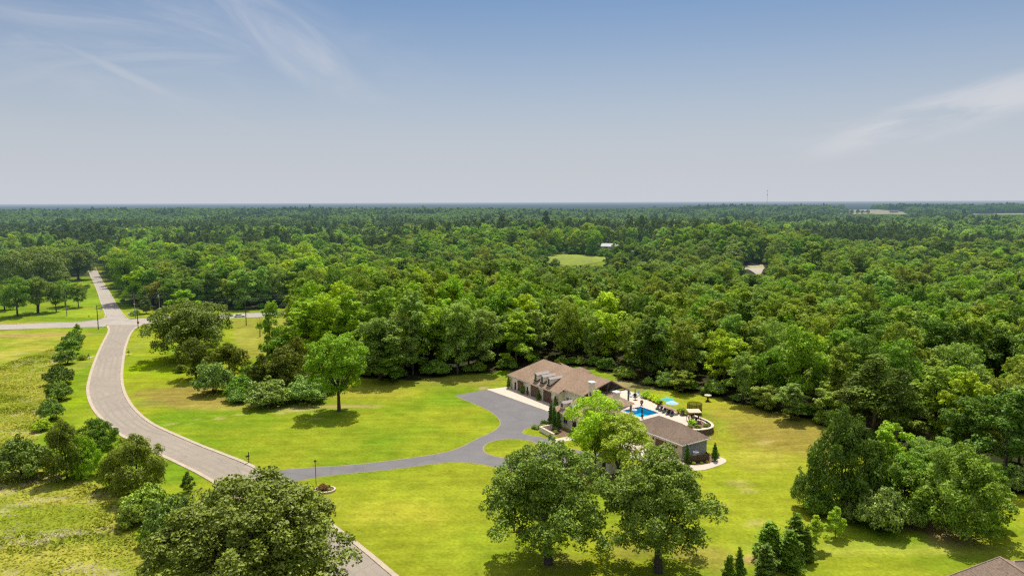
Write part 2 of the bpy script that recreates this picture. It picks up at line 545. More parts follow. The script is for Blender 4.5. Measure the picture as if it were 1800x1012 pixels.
# wide old oak
r = np.random.default_rng(900)
lob = crown_lobes(r, 12, .3, 18, 52, lr=(.16, .27), irr=.24, shell=(.55, .95), top=.3)
tr = trunk_mb(r, 4.5, 13, .7, lob, 20, 9)
proto('wide', sub_lobes(r, lob, 9), 46000, .23, tr, LEAFG, BARK, 901, 18, 26)
# young tree
r = np.random.default_rng(950)
lob = crown_lobes(r, 1.7, .9, 5, 16, lr=(.28, .42), irr=.2, shape='cone')
tr = MB(); tr.tube([(0, 0, -.3), (0, 0, 3.8)], [.07, .02], 6)
proto('young', sub_lobes(r, lob, 6), 6500, .10, tr, LEAF, BARK, 951, 5, 3.4)

# tints (base colours)
DARK = (.034, .052, .016); MID = (.058, .088, .02); OLIVE = (.078, .092, .026); LIME = (.125, .145, .018); FRESH = (.084, .114, .018)
GREY = (.085, .108, .055); BROWN = (.06, .062, .022); PINE = (.036, .046, .021); YELL = (.135, .145, .035)
CNAME = {DARK: 'dark green', MID: 'mid green', OLIVE: 'olive green', LIME: 'bright yellow-green', FRESH: 'fresh green', GREY: 'pale grey-green', BROWN: 'brownish green', PINE: 'dark pine-green', YELL: 'yellowish green'}


def jitter(t, a=.12):
    k = 1 + random.uniform(-a, a)
    return tuple(c * k * (1 + random.uniform(-a, a) * .5) for c in t)


def plant(name, pr, x, y, H, Wd, tint, label, cat, group=None, rz=None, z=None):
    p = PROTO[pr]
    zz = H1(x, y) if z is None else z
    o = empty(name, (x, y, zz), label, cat, group, random.uniform(0, 6.28) if rz is None else rz)
    sx = Wd / p['W']; sz = H / p['H']
    if p['trunk'] is not None:
        t = link_mesh('trunk', p['trunk'], o); t.scale = ((sx + sz) / 2, (sx + sz) / 2, sz)
    c = link_mesh('crown', p['crown'], o); c.scale = (sx, sx, sz)
    c['tint'] = [float(q) for q in jitter(tint)]
    if p['trunk'] is not None: t.scale = (sx, sx, sz)
    return o


def ptree(name, pr, px, pb, wpx, ptop, tint, label, cat='tree', group=None, rz=None):
    """a plant whose foot stands at ground point (px,pb), measured width and top in the photograph"""
    g = G(px, pb)
    w = (g - CAM) @ _F
    W = wpx * w / FPX
    z = 10.
    for _ in range(6):
        y0 = Pr((g[0], g[1], z))[1]; y1 = Pr((g[0], g[1], z + .1))[1]
        z += (ptop - y0) / (y1 - y0) * .1
    return plant(name, pr, g[0], g[1], z, W, tint, label, cat, group, rz)


# ------------------------------------------------------------------ where things lie (ground outlines)
def smooth(pts, it=2, closed=False):
    pts = [tuple(p) for p in pts]
    for _ in range(it):
        q = []
        n = len(pts)
        if not closed: q.append(pts[0])
        for i in range(n if closed else n - 1):
            a = pts[i]; b = pts[(i + 1) % n]
            q.append((a[0] * .75 + b[0] * .25, a[1] * .75 + b[1] * .25)); q.append((a[0] * .25 + b[0] * .75, a[1] * .25 + b[1] * .75))
        if not closed: q.append(pts[-1])
        pts = q
    return pts


def gp(lst): return [g2(*p) for p in lst]


OPEN = gp([(-1200, 505), (0, 500), (90, 493), (140, 486), (159, 478), (164, 462), (178, 462), (182, 484), (196, 494), (214, 522), (236, 540), (262, 545), (400, 546), (512, 541), (523, 552), (505, 590), (520, 640), (600, 655),
           (640, 664), (720, 668), (800, 661), (870, 655), (960, 643), (1040, 645), (1085, 660), (1115, 675), (1180, 686), (1250, 698), (1330, 717), (1430, 737), (1468, 758), (1520, 776), (1600, 800), (1690, 832), (1760, 866), (1830, 866), (2400, 880), (2900, 1600), (-1600, 1600)])
MEADOW1 = gp([(-700, 590), (-200, 582), (0, 581), (118, 578), (122, 600), (112, 640), (92, 690), (72, 740), (60, 765), (90, 835), (160, 850), (215, 875), (240, 940), (275, 1012), (330, 1200), (-900, 1300)])
FIELD2 = gp([(405, 562), (515, 558), (512, 600), (470, 625), (420, 635)])
POOL_L = [(33.4, 10.4), (39.7, 10.4), (39.7, 16.3), (33.4, 16.3)]
POOL = [tuple(HL(*p)) for p in POOL_L]

# field sheets farther off (px corners on the hill)
def Gh(px, py, n=40):
    z = 0.
    for _ in range(n):
        g = G(px, py, z); z = .5 * z + .5 * H1(g[0], g[1])
    return G(px, py, z)


FIELD3 = [tuple(Gh(*p)[:2]) for p in [(958, 463), (960, 449), (990, 444), (1066, 452), (1064, 460), (1010, 466)]]

# ------------------------------------------------------------------ ground: one sheet to the horizon, split into lawn and meadow near the houses
def axis(lo, hi, step, lim, gr=1.16):
    c = list(np.arange(lo, hi + 1e-6, step)); s = step
    a = []; v = hi
    while v < lim[1]: s *= gr; v += s; a.append(v)
    s = step; b = []; v = lo
    while v > lim[0]: s *= gr; v -= s; b.append(v)
    return np.array(b[::-1] + c + a)


GX = axis(-175, 150, 1.15, (-52000, 52000)); GY = axis(62, 345, 1.15, (-2500, 60000))
XX, YY = np.meshgrid(GX, GY); nx, ny = len(GX), len(GY)
ZZ = height(XX, YY)
xf, yf = XX.ravel(), YY.ravel()
wx = xf + 2.2 * (fbm(xf / 3, yf / 3, 3) - .5) * 2; wy = yf + 2.2 * (fbm(xf / 3 + 40, yf / 3, 3) - .5) * 2
op = inpoly(wx, wy, OPEN); md = inpoly(wx, wy, MEADOW1); f2 = inpoly(wx, wy, FIELD2); f3 = inpoly(wx, wy, FIELD3)
C = np.zeros((len(xf), 3))
n1 = fbm(xf / 16, yf / 16, 4); n2 = fbm(xf / 60 + 9, yf / 45, 3); n3 = fbm(xf / 4 + 3, yf / 4, 3); n4 = fbm(xf / 9 + 31, yf / 5 + 3, 4)
mixn = lambda a, b, t: np.array(a)[None] * (1 - t[:, None]) + np.array(b)[None] * t[:, None]
floor_ = mixn((.035, .042, .016), (.085, .068, .036), sstep(.45, .75, n3))
lawn = mixn((.142, .23, .013), (.258, .287, .020), sstep(.36, .64, .5 * n1 + .35 * n2 + .15 * n4))
lawn = lawn * (1 + (.24 * (n3 - .5)))[:, None]
mead = mixn((.215, .26, .022), (.32, .30, .045), sstep(.35, .65, n4))
pl = sstep(.60, .72, fbm(xf / 2.2 + 70, yf / 1.6, 3)) * sstep(.42, .62, fbm(xf / 14 + 8, yf / 6, 3))
mead = mixn((0, 0, 0), (.44, .39, .19), pl * .45) + mead * (1 - pl * .45)[:, None]
C[:] = floor_
farw = sstep(330, 420, yf)
C = C * (1 - farw)[:, None] + farw[:, None] * np.array((.05, .062, .024))
C[op] = lawn[op]; C[md] = mead[md]


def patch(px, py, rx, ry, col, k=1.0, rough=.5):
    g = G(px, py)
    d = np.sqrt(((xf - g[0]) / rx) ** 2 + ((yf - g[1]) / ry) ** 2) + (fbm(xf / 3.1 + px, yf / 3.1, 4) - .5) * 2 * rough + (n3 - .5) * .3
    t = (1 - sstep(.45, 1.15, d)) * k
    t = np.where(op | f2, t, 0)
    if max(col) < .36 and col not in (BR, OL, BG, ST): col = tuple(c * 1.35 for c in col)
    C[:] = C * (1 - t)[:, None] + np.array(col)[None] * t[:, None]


BR = (.25, .175, .05); ST = (.42, .34, .13); OL = (.245, .21, .035); BG = (.23, .33, .007)
patch(235, 650, 5, 14, BG, .85); patch(300, 655, 8, 8, BG, .6); patch(150, 700, 4, 9, BG, .6); patch(262, 640, 6, 10, BG, .7)
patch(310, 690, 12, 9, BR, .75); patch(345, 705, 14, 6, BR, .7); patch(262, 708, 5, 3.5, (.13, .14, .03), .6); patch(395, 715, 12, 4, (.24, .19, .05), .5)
patch(250, 690, 3, 6, OL, .5)
for q in [(345, 690, 2), (395, 703, 1.2), (300, 745, 2.2), (352, 735, 1.2), (385, 735, 1.5), (425, 728, 2.2), (375, 758, .6), (520, 718, 9), (560, 735, 1.5), (330, 745, 1.2)]:
    patch(q[0], q[1], q[2] * .7, q[2] * .5, ST, .6, .9)
patch(600, 714, 9, 2.2, (.30, .22, .09), .6)
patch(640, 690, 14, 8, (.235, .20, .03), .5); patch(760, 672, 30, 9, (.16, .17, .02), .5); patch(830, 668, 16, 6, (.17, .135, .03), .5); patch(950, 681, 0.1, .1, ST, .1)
patch(852, 682, 1.6, 1.4, (.42, .28, .17), .8)
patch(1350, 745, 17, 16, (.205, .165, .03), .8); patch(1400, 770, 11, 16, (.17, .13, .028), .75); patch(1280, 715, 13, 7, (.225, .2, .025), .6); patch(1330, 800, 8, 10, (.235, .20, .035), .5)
for q in [(1330, 790, 2.5), (1300, 850, 3), (1318, 862, 2.5), (1272, 888, 1.2), (1288, 890, 1), (1340, 770, 3), (1365, 800, 1.8), (1370, 848, .5), (1345, 918, 2.2), (1325, 920, 2)]:
    patch(q[0], q[1], q[2] * .7, q[2] * .45, ST, .38, 1.1)
patch(1640, 925, 5, 4, (.3, .19, .085), .85, .8); patch(1690, 955, 5, 3.5, (.24, .16, .07), .8, .8); patch(1330, 985, 2.5, 2, (.28, .18, .08), .9); patch(1370, 990, 3.2, 2.2, (.26, .17, .075), .8)
patch(1560, 905, 10, 2.5, (.17, .15, .04), .6); patch(1500, 960, 30, 2, (.21, .25, .03), .5); patch(1560, 970, 22, 1.6, (.28, .29, .04), .5)
patch(985, 985, 4, 3, (.21, .18, .035), .5); patch(1130, 960, 7, 5, (.20, .17, .035), .5); patch(1250, 980, 5, 4, (.21, .17, .04), .6)
patch(700, 900, 9, 7, (.30, .27, .03), .5); patch(560, 890, 4, 3, (.26, .22, .04), .5); patch(800, 870, 10, 6, (.215, .25, .018), .5); patch(1090, 676, 6, 7, (.2, .14, .08), .8, .8); patch(1130, 682, 7, 4, (.14, .12, .045), .6)
patch(400, 555, 40, 3, (.30, .24, .07), .6); patch(90, 588, 20, 3.5, (.24, .17, .06), .7); patch(20, 590, 25, 3.5, (.24, .17, .06), .7); patch(150, 566, 30, 1.6, (.30, .2, .09), .6); patch(300, 562, 20, 2, (.33, .24, .09), .5)
patch(60, 568, 40, 1.5, (.28, .2, .07), .6); patch(115, 550, 30, 12, (.19, .27, .02), .6); patch(190, 525, 14, 30, (.2, .29, .02), .5)
patch(232, 610, 5, 14, (.175, .205, .03), .6); patch(150, 640, 4, 16, (.2, .2, .035), .6); patch(1050, 845, 3, 3, (.26, .17, .07), .8); patch(985, 760, 4, 3, (.20, .21, .03), .4)
t2 = np.where(f2, .85, 0); C = C * (1 - t2)[:, None] + (mixn((.24, .225, .035), (.30, .29, .05), sstep(.3, .7, n1))) * t2[:, None]
C[f3] = mixn((.20, .27, .02), (.25, .30, .03), n1)[f3]


def ground_mat():
    m, t, o = nt('ground_cover')
    a = N(t, 'ShaderNodeAttribute', attribute_name='tint')
    tc = N(t, 'ShaderNodeTexCoord')
    v = None
    for sc, lo, hi in ((1.9, .80, 1.2), (.32, .84, 1.16), (.07, .9, 1.1), (.004, .88, 1.12)):
        n = N(t, 'ShaderNodeTexNoise', i_Scale=sc, i_Detail=4.0, i_Roughness=.62); t.links.new(tc.outputs['Object'], n.inputs['Vector'])
        f = N(t, 'ShaderNodeMapRange'); f.inputs[1].default_value = .3; f.inputs[2].default_value = .7; f.inputs[3].default_value = lo; f.inputs[4].default_value = hi
        t.links.new(n.outputs[0], f.inputs[0]); v = f.outputs[0] if v is None else math_(t, 'MULTIPLY', v, f.outputs[0])
        if sc == 1.9: nn = n
    # small weeds and clover: fine darker and straw flecks
    n = N(t, 'ShaderNodeTexNoise', i_Scale=.75, i_Detail=6.0, i_Roughness=.75); t.links.new(tc.outputs['Object'], n.inputs['Vector'])
    f = N(t, 'ShaderNodeMapRange'); f.inputs[1].default_value = .54; f.inputs[2].default_value = .70; f.inputs[3].default_value = 1; f.inputs[4].default_value = .72
    t.links.new(n.outputs[0], f.inputs[0]); v = math_(t, 'MULTIPLY', v, f.outputs[0])
    # faint mowing tracks
    wv = N(t, 'ShaderNodeTexWave', wave_type='BANDS', bands_direction='DIAGONAL', i_Scale=.45, i_Distortion=3.5, i_Detail=2.0); wv.inputs['Detail Scale'].default_value = .3
    t.links.new(tc.outputs['Object'], wv.inputs['Vector'])
    f = N(t, 'ShaderNodeMapRange'); f.inputs[3].default_value = .975; f.inputs[4].default_value = 1.025; t.links.new(wv.outputs['Fac'], f.inputs[0]); v = math_(t, 'MULTIPLY', v, f.outputs[0])
    mp = N(t, 'ShaderNodeMapping'); mp.inputs['Rotation'].default_value = (0, 0, R_(28)); mp.inputs['Scale'].default_value = (.16, 1.15, 1)
    t.links.new(tc.outputs['Object'], mp.inputs[0])
    n = N(t, 'ShaderNodeTexNoise', i_Scale=.5, i_Detail=3.0); t.links.new(mp.outputs[0], n.inputs['Vector'])
    f = N(t, 'ShaderNodeMapRange'); f.inputs[1].default_value = .35; f.inputs[2].default_value = .65; f.inputs[3].default_value = .9; f.inputs[4].default_value = 1.1
    t.links.new(n.outputs[0], f.inputs[0]); v = math_(t, 'MULTIPLY', v, f.outputs[0])
    vm = N(t, 'ShaderNodeVectorMath', operation='SCALE'); t.links.new(a.outputs['Vector'], vm.inputs[0]); t.links.new(v, vm.inputs['Scale'])
    b = N(t, 'ShaderNodeBsdfDiffuse'); t.links.new(vm.outputs[0], b.inputs[0]); b.inputs['Roughness'].default_value = 0
    bp = N(t, 'ShaderNodeBump', i_Strength=.5, i_Distance=.15); t.links.new(nn.outputs[0], bp.inputs['Height']); t.links.new(bp.outputs[0], b.inputs['Normal'])
    painted_haze_out(t, o, b.outputs[0])
    return m


GM = ground_mat()
V = np.stack([xf, yf, ZZ.ravel()], 1)
ii, jj = np.meshgrid(np.arange(nx - 1), np.arange(ny - 1))
i0 = (jj * nx + ii).ravel()
F = np.stack([i0, i0 + 1, i0 + nx + 1, i0 + nx], 1)
fc = V[F].mean(1)
TERR_L = [(20, 23.6), (24, 24.0), (36, 22.2), (46, 20.6), (50, 20.2), (52.6, 19.2), (53.8, 17.2), (53.4, 14.8), (51.8, 12.8), (49.5, 11.2), (47.5, 7.2), (44.2, 6.5), (44.2, 2), (26, 2), (20, 12)]
TERR = [tuple(HL(*p)) for p in TERR_L]
cut = inpoly(fc[:, 0], fc[:, 1], [tuple(HL(*p)) for p in [(32.4, 9.4), (40.7, 9.4), (40.7, 17.3), (32.4, 17.3)]])
fo = inpoly(fc[:, 0], fc[:, 1], OPEN) & (fc[:, 1] > 60) & (fc[:, 1] < 345) & (np.abs(fc[:, 0]) < 176); fm = inpoly(fc[:, 0], fc[:, 1], MEADOW1) & fo


def sub(name, mask, label, cat):
    f = F[mask]; u, inv = np.unique(f, return_inverse=True)
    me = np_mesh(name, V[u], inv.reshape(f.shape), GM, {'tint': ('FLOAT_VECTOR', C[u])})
    me.polygons.foreach_set('use_smooth', [True] * len(me.polygons))
    return tag(link_mesh(name, me), label, cat, kind='structure')


sub('ground', ~fo & ~cut, 'wooded ground running to the flat blue horizon', 'ground')
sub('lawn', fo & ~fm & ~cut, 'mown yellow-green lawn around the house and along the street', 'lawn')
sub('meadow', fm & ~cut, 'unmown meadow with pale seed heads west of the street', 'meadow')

# ------------------------------------------------------------------ roads
ASPH = mat('old_asphalt', (.31, .262, .205), .9, .15, .12, nscale2=3.5, namt2=.06, haze=True)
ASPH2 = mat('cross_asphalt', (.37, .325, .27), .9, .35, .08, nscale2=9, namt2=.1, haze=True)
DRIVE = mat('dark_asphalt', (.165, .156, .152), .85, .2, .14, nscale2=6, namt2=.07)


def worn(m, amt, sc):
    """stains, thin cracks and repaired patches on a paved surface"""
    t = m.node_tree; b = [n for n in t.nodes if n.type == 'BSDF_PRINCIPLED'][0]
    l = b.inputs['Base Color'].links[0]; src = l.from_socket
    tc = N(t, 'ShaderNodeTexCoord')
    v1 = N(t, 'ShaderNodeTexVoronoi', feature='DISTANCE_TO_EDGE', i_Scale=sc)
    nz = N(t, 'ShaderNodeTexNoise', i_Scale=.5, i_Detail=4.0); t.links.new(tc.outputs['Object'], nz.inputs['Vector'])
    ad = N(t, 'ShaderNodeMix', data_type='RGBA', blend_type='ADD'); ad.inputs[0].default_value = 3.0; t.links.new(tc.outputs['Object'], ad.inputs[6]); t.links.new(nz.outputs['Color'], ad.inputs[7]); t.links.new(ad.outputs[2], v1.inputs['Vector'])
    f = N(t, 'ShaderNodeMapRange'); f.inputs[1].default_value = 0; f.inputs[2].default_value = .02; f.inputs[3].default_value = 1 - amt; f.inputs[4].default_value = 1; t.links.new(v1.outputs['Distance'], f.inputs[0])
    v2 = N(t, 'ShaderNodeTexVoronoi', i_Scale=sc * .5); t.links.new(ad.outputs[2], v2.inputs['Vector'])
    sp = N(t, 'ShaderNodeSeparateColor'); t.links.new(v2.outputs['Color'], sp.inputs[0])
    f2 = N(t, 'ShaderNodeMapRange'); f2.inputs[3].default_value = 1 - amt * .22; f2.inputs[4].default_value = 1 + amt * .22; t.links.new(sp.outputs[0], f2.inputs[0])
    vm = N(t, 'ShaderNodeVectorMath', operation='SCALE'); t.links.new(src, vm.inputs[0]); t.links.new(math_(t, 'MULTIPLY', f.outputs[0], f2.outputs[0]), vm.inputs['Scale'])
    t.links.new(vm.outputs[0], b.inputs['Base Color'])


worn(ASPH, .2, .10); worn(ASPH2, .2, .1); worn(DRIVE, .16, .09)
CONC = mat('concrete', (.56, .48, .38), .85, .5, .10, nscale2=6, namt2=.1)
KERB = mat('kerb_concrete', (.46, .375, .27), .9, .8, .16)
PALE = mat('pale_stone_paving', (.56, .46, .36), .85, 1.2, .10, nscale2=8, namt2=.1)


def fill(name, outer, z, m, label, cat, holes=(), zf=None):
    bm = bmesh.new()
    es = []
    for ring in [outer] + list(holes):
        vs = [bm.verts.new((x, y, (z + H1(x, y)) if zf else z)) for x, y in ring]
        for i in range(len(vs)): es.append(bm.edges.new((vs[i], vs[(i + 1) % len(vs)])))
    bmesh.ops.triangle_fill(bm, use_beauty=True, use_dissolve=False, edges=es)
    for f in bm.faces:
        if f.normal.z < 0: f.normal_flip()
    me = bpy.data.meshes.new(name); bm.to_mesh(me); bm.free(); me.materials.append(m)
    o = link_mesh(name, me)
    if label: tag(o, label, cat, kind='structure')
    return o


def ribbon(pts, off0, off1, z0, z1, mb):
    """raised strip along a polyline, between two sideways offsets"""
    P = [Vector((p[0], p[1])) for p in pts]
    L, Rr = [], []
    for i, p in enumerate(P):
        t = (P[min(i + 1, len(P) - 1)] - P[max(i - 1, 0)]).normalized(); n = Vector((-t.y, t.x))
        L.append(p + n * off0); Rr.append(p + n * off1)
    for i in range(len(P) - 1):
        a, b, c, d = L[i], L[i + 1], Rr[i + 1], Rr[i]
        vs = [(*a, z0), (*b, z0), (*c, z0), (*d, z0), (*a, z1), (*b, z1), (*c, z1), (*d, z1)]
        mb.add(vs, [(4, 5, 6, 7), (0, 4, 7, 3), (1, 2, 6, 5), (0, 1, 5, 4), (3, 7, 6, 2)])


RL = smooth(gp([(188, 571), (192, 578), (191, 585), (181, 603), (171, 625), (161, 652), (155, 677), (154.5, 689), (158, 705), (168, 724), (187, 743), (218, 769), (288, 801), (381, 846), (500, 935), (600, 1035), (700, 1150)]))
RR = smooth(gp([(247, 571), (235, 578), (228, 588), (222, 603), (218, 618), (215, 642), (213, 662), (215, 680), (222, 699), (235, 719), (262, 743), (303, 762), (350, 782), (389, 797), (432, 813.5), (459, 827.5), (482, 848), (560, 906), (636, 963), (692, 1011), (860, 1150)]))
fill('street', RL + RR[::-1], .018, ASPH, 'curving grey asphalt street with pale concrete kerbs', 'road')
def resample(pl, n):
    P = np.array(pl); d = np.concatenate([[0], np.cumsum(np.hypot(*np.diff(P, axis=0).T))]); t = np.linspace(0, d[-1], n)
    return np.stack([np.interp(t, d, P[:, 0]), np.interp(t, d, P[:, 1])], 1)


_a, _b = resample(RL, 220), resample(RR, 220)
TRK = mat('tyre_worn_asphalt', (.292, .246, .193), .9, .12, .12, nscale2=2.5, namt2=.08)
tm_ = MB()
for f0, f1 in ((.17, .24), (.36, .43), (.58, .65), (.77, .84)):
    for i in range(219):
        q = [tuple(_a[j] * (1 - f) + _b[j] * f) for j, f in ((i, f0), (i + 1, f0), (i + 1, f1), (i, f1))]
        tm_.add([(x, y, .0225) for x, y in q], [(0, 1, 2, 3)])
tag(tm_.build('road_wear', TRK), 'darker tyre-worn lanes along the street', 'road', kind='structure')
kb = MB(); ribbon(RL, .3, -.45, -.05, .12, kb); kb.build('kerb', KERB); tag(bpy.data.objects['kerb'], 'pale concrete kerb on the meadow side of the street', 'kerb', kind='structure')
k2 = MB()
d1 = min(range(len(RR)), key=lambda i: (RR[i][0] - g2(458, 827)[0]) ** 2 + (RR[i][1] - g2(458, 827)[1]) ** 2)
d2 = min(range(len(RR)), key=lambda i: (RR[i][0] - g2(500, 861)[0]) ** 2 + (RR[i][1] - g2(500, 861)[1]) ** 2)
ribbon(RR[:d1 + 1], -.3, .45, -.05, .12, k2); ribbon(RR[d2:], -.3, .45, -.05, .12, k2)
tag(k2.build('kerb', KERB), 'pale concrete kerb on the lawn side of the street, broken by the driveway', 'kerb', kind='structure')
# cross road and the street going on north
XT = gp([(-300, 577), (0, 570.5), (144, 565.5), (176, 561.5), (188, 557)])
FS = gp([(181, 540), (172, 512), (161, 487), (152, 470)]); FS2 = gp([(166, 468), (176, 488), (188, 507), (207, 540), (219, 557)])
XT2 = gp([(228, 561), (262, 558.5), (386, 553), (514, 546.5), (700, 538)])
XB = gp([(700, 545), (511, 554.5), (403, 560), (262, 568), (247, 571)]); XB2 = gp([(188, 571), (182, 574.5), (148, 575), (0, 579.5), (-300, 588)])
fill('cross_road', XT + FS + FS2 + XT2 + XB + XB2, .024, ASPH2, 'pale asphalt road crossing the street at the junction', 'road')
k3 = MB()
for pl, s in ((XT + FS, 1), (FS2 + XT2, 1)): ribbon(smooth(pl, 1), 0, -.4 * -s, -.05, .12, k3)
for pl in (XB, XB2): ribbon(smooth(pl, 1), 0, .4, -.05, .12, k3)
tag(k3.build('kerb', KERB), 'pale kerb edging the cross road', 'kerb', kind='structure')

# driveway with island
DO = [(459, 827.5), (510, 824.3), (556, 821), (622, 816.7), (700, 808), (780, 796), (812, 785.5), (838, 771), (862, 761), (876, 752), (881, 744), (878, 736), (864, 723), (838, 711), (799, 695), (855, 684.3), (968, 724.6), (975, 732), (969, 739), (953, 746), (930, 750.5), (918, 756.5), (918, 762), (930, 765), (950, 767.5), (968, 773), (985, 783), (1010, 790), (1050, 797), (1090, 793), (1125, 787), (1150, 800), (1100, 806),
      (1057, 812), (1010, 818), (960, 826), (925, 832), (904, 829), (881, 823.5), (855, 816.5), (823, 812), (780, 811.5), (700, 823.5), (607, 832), (556, 838), (511, 847), (486, 853)]
isl = [(900 + 49 * math.cos(a), 788 + 16.4 * math.sin(a)) for a in np.linspace(0, 2 * PI, 36, endpoint=False)]
DOg = gp(DO)
DOs = []
hard = {0, 14, 15, 16, len(DO) - 1}
for i, p in enumerate(DOg):
    q0, q1 = DOg[i - 1], DOg[(i + 1) % len(DOg)]
    if i in hard: DOs.append(p)
    else:
        DOs += [(p[0] * .75 + q0[0] * .25, p[1] * .75 + q0[1] * .25), (p[0] * .7 + (q0[0] + q1[0]) * .15, p[1] * .7 + (q0[1] + q1[1]) * .15), (p[0] * .75 + q1[0] * .25, p[1] * .75 + q1[1] * .25)]
fill('driveway', DOs, .03, DRIVE, 'dark grey asphalt driveway looping around a round lawn island', 'driveway', [gp(isl)])
ed = MB(); 
SOIL = mat('dry_edge', (.33, .25, .10), .95, 1.5, .3)
ip = gp(isl); ribbon(ip + [ip[0], ip[1]], .05, .32, .0, .034, ed)
k14 = DOs.index(DOg[14])
ribbon(DOs[2:k14 + 1], -.02, .22, .0, .026, ed); k16 = DOs.index(DOg[16]); ribbon(DOs[k16 + 3:], -.02, .22, .0, .026, ed)
tag(ed.build('lawn_edging', SOIL), 'dry straw-coloured strip where the lawn meets the dark driveway', 'edging', kind='structure')
ap = gp([(855, 684.1), (968, 724.3)])
apron = [ap[0], ap[1], tuple(HL(23.5, -4.2)), tuple(HL(22.6, .4)), tuple(HL(-.4, .4)), tuple(HL(-1.2, -1.0))]
fill('concrete_apron', apron, .036, CONC, 'pale concrete apron in front of the three garage doors', 'pavement')
ap2 = [tuple(HL(*p)) for p in [(48, -1.1), (64, -1.1), (64, -6.5), (58, -9), (48, -7)]]
fill('forecourt', ap2, .034, PALE, 'pale forecourt in front of the two-door garage', 'pavement')
pth = smooth([tuple(HL(*p)) for p in [(63.5, -3.2), (68.3, -4.6), (70, -2.8), (69.9, 2.5), (69.2, 5.2), (67.3, 6.4), (66.2, 5.6), (67.6, 4.2), (68.2, 1.0), (67.6, -1.8), (66, -2.6), (63.5, -2.2)]], 2, True)
fill('path', pth, .06, PALE, 'pale curved stone border path around the end of the garage', 'path', zf=True)
bed = smooth([tuple(HL(*p)) for p in [(63.6, -2.4), (66.5, -3.3), (68.4, -1.8), (68.5, 2.5), (67.6, 5.6), (66.2, 6.2), (63.8, 6.2)]], 1, True)
MULCH = mat('mulch', (.17, .105, .065), .95, 3, .35)
fill('planting_bed', bed, .04, MULCH, 'brown mulch bed at the end of the garage', 'ground', zf=True)
walk = [tuple(HL(*p)) for p in [(40.2, -16.6), (42.2, -17.0), (43.4, -9.3), (40.8, -9.2)]]
fill('walkway', walk, .04, PALE, 'pale walk from the driveway to the front door', 'path')
bed2 = [tuple(HL(*p)) for p in [(31, -9.2), (31.2, -13), (34, -14.6), (36, -13.8), (40, -13.6), (40, -9.2)]]
fill('front_bed', bed2, .038, MULCH, 'mulch bed behind the low cream wall at the front of the house', 'ground')
fill('bed', [tuple(HL(*p)) for p in [(55, -14), (62, -15.5), (64, -20), (59, -23), (54, -19)]], .033, MULCH, 'shaded mulch ground under the front trees', 'ground')

# terrace and pool
hr = [tuple(p) for p in POOL]
STONE = mat('terrace_stone', (.60, .49, .39), .85, 1.3, .10, nscale2=9, namt2=.12)
ter = fill('terrace', TERR, .25, STONE, 'pale stone pool terrace behind the house', 'terrace', [hr])
sk = MB()
n = len(TERR)
for i in range(n):
    a, b = TERR[i], TERR[(i + 1) % n]; sk.add([(*a, -2.2), (*b, -2.2), (*b, .25), (*a, .25)], [(0, 1, 2, 3)])
tag(sk.build('terrace_base', mat('block_wall', (.20, .17, .15), .9, 2.5, .3)), 'block base wall under the pool terrace', 'wall', kind='structure')
# stone retaining wall round the end of the terrace
rw = smooth([tuple(HL(*p)) for p in [(46, 21.0), (50.2, 20.7), (53.1, 19.4), (54.3, 17.3), (53.9, 14.6), (52.2, 12.5), (49.8, 10.9)]], 2)
w_ = MB(); ribbon(rw, -.0, .45, -2.3, .33, w_)
rwe = empty('retaining_wall', (0, 0, 0), 'curved dark block retaining wall with pale capstones at the end of the pool terrace', 'wall')
w_.build('wall', mat('dark_block', (.13, .105, .09), .9, 1.8, .35), rwe)
c_ = MB(); ribbon(rw, -.08, .55, .333, .45, c_); c_.build('capstone', mat('cap_stone', (.62, .50, .38), .85, 2, .12), rwe)
bedt = smooth([tuple(HL(*p)) for p in [(48.5, 20.2), (51.5, 19.4), (53.4, 17.2), (53, 14.8), (51.2, 12.9), (49.8, 12.2), (50.6, 14.6), (50.4, 17.6)]], 1, True)
fill('terrace_bed', bedt, .258, MULCH, 'mulch planting bed inside the curved retaining wall', 'ground')
bedb = [tuple(HL(*p)) for p in [(24.5, 23.9), (36, 22.1), (46, 20.5), (46, 19.4), (36, 20.7), (27, 22.2)]]
fill('back_bed', bedb, .262, mat('dry_mulch', (.33, .21, .13), .95, 3, .35), 'reddish mulch bed along the back of the terrace', 'ground')
# pool basin and water
TILE = mat('pool_tile', (.02, .20, .52), .3, 6, .2); PFL = mat('pool_floor', (.08, .74, .97), .4, .8, .12)
pb = MB(); n = len(POOL)
for i in range(n):
    a, b = POOL[i], POOL[(i + 1) % n]; pb.add([(*a, -1.15), (*b, -1.15), (*b, .25), (*a, .25)], [(0, 1, 2, 3)], 1)
pb.add([(*p, -1.15) for p in POOL], [tuple(range(n))], 0)
pe = empty('swimming_pool', (*HL(40, 12), 0), 'bright blue swimming pool set into the pale terrace', 'pool'); pe['kind'] = 'structure'
o = pb.build('basin', [PFL, TILE]); o.parent = pe; o.matrix_parent_inverse = Matrix.Translation((*HL(40, 12), 0)).inverted()
m, t, oo = nt('pool_water')
tp = N(t, 'ShaderNodeBsdfTransparent'); tp.inputs[0].default_value = (.42, .86, .99, 1)
gl = N(t, 'ShaderNodeBsdfGlossy'); gl.inputs['Roughness'].default_value = .03
fr = N(t, 'ShaderNodeFresnel', i_IOR=1.33); bp = N(t, 'ShaderNodeBump', i_Strength=.25, i_Distance=.05)
nz = N(t, 'ShaderNodeTexNoise', i_Scale=2.2, i_Detail=3.0); tc = N(t, 'ShaderNodeTexCoord'); t.links.new(tc.outputs['Object'], nz.inputs['Vector'])
t.links.new(nz.outputs[0], bp.inputs['Height']); t.links.new(bp.outputs[0], gl.inputs['Normal']); t.links.new(bp.outputs[0], fr.inputs['Normal'])
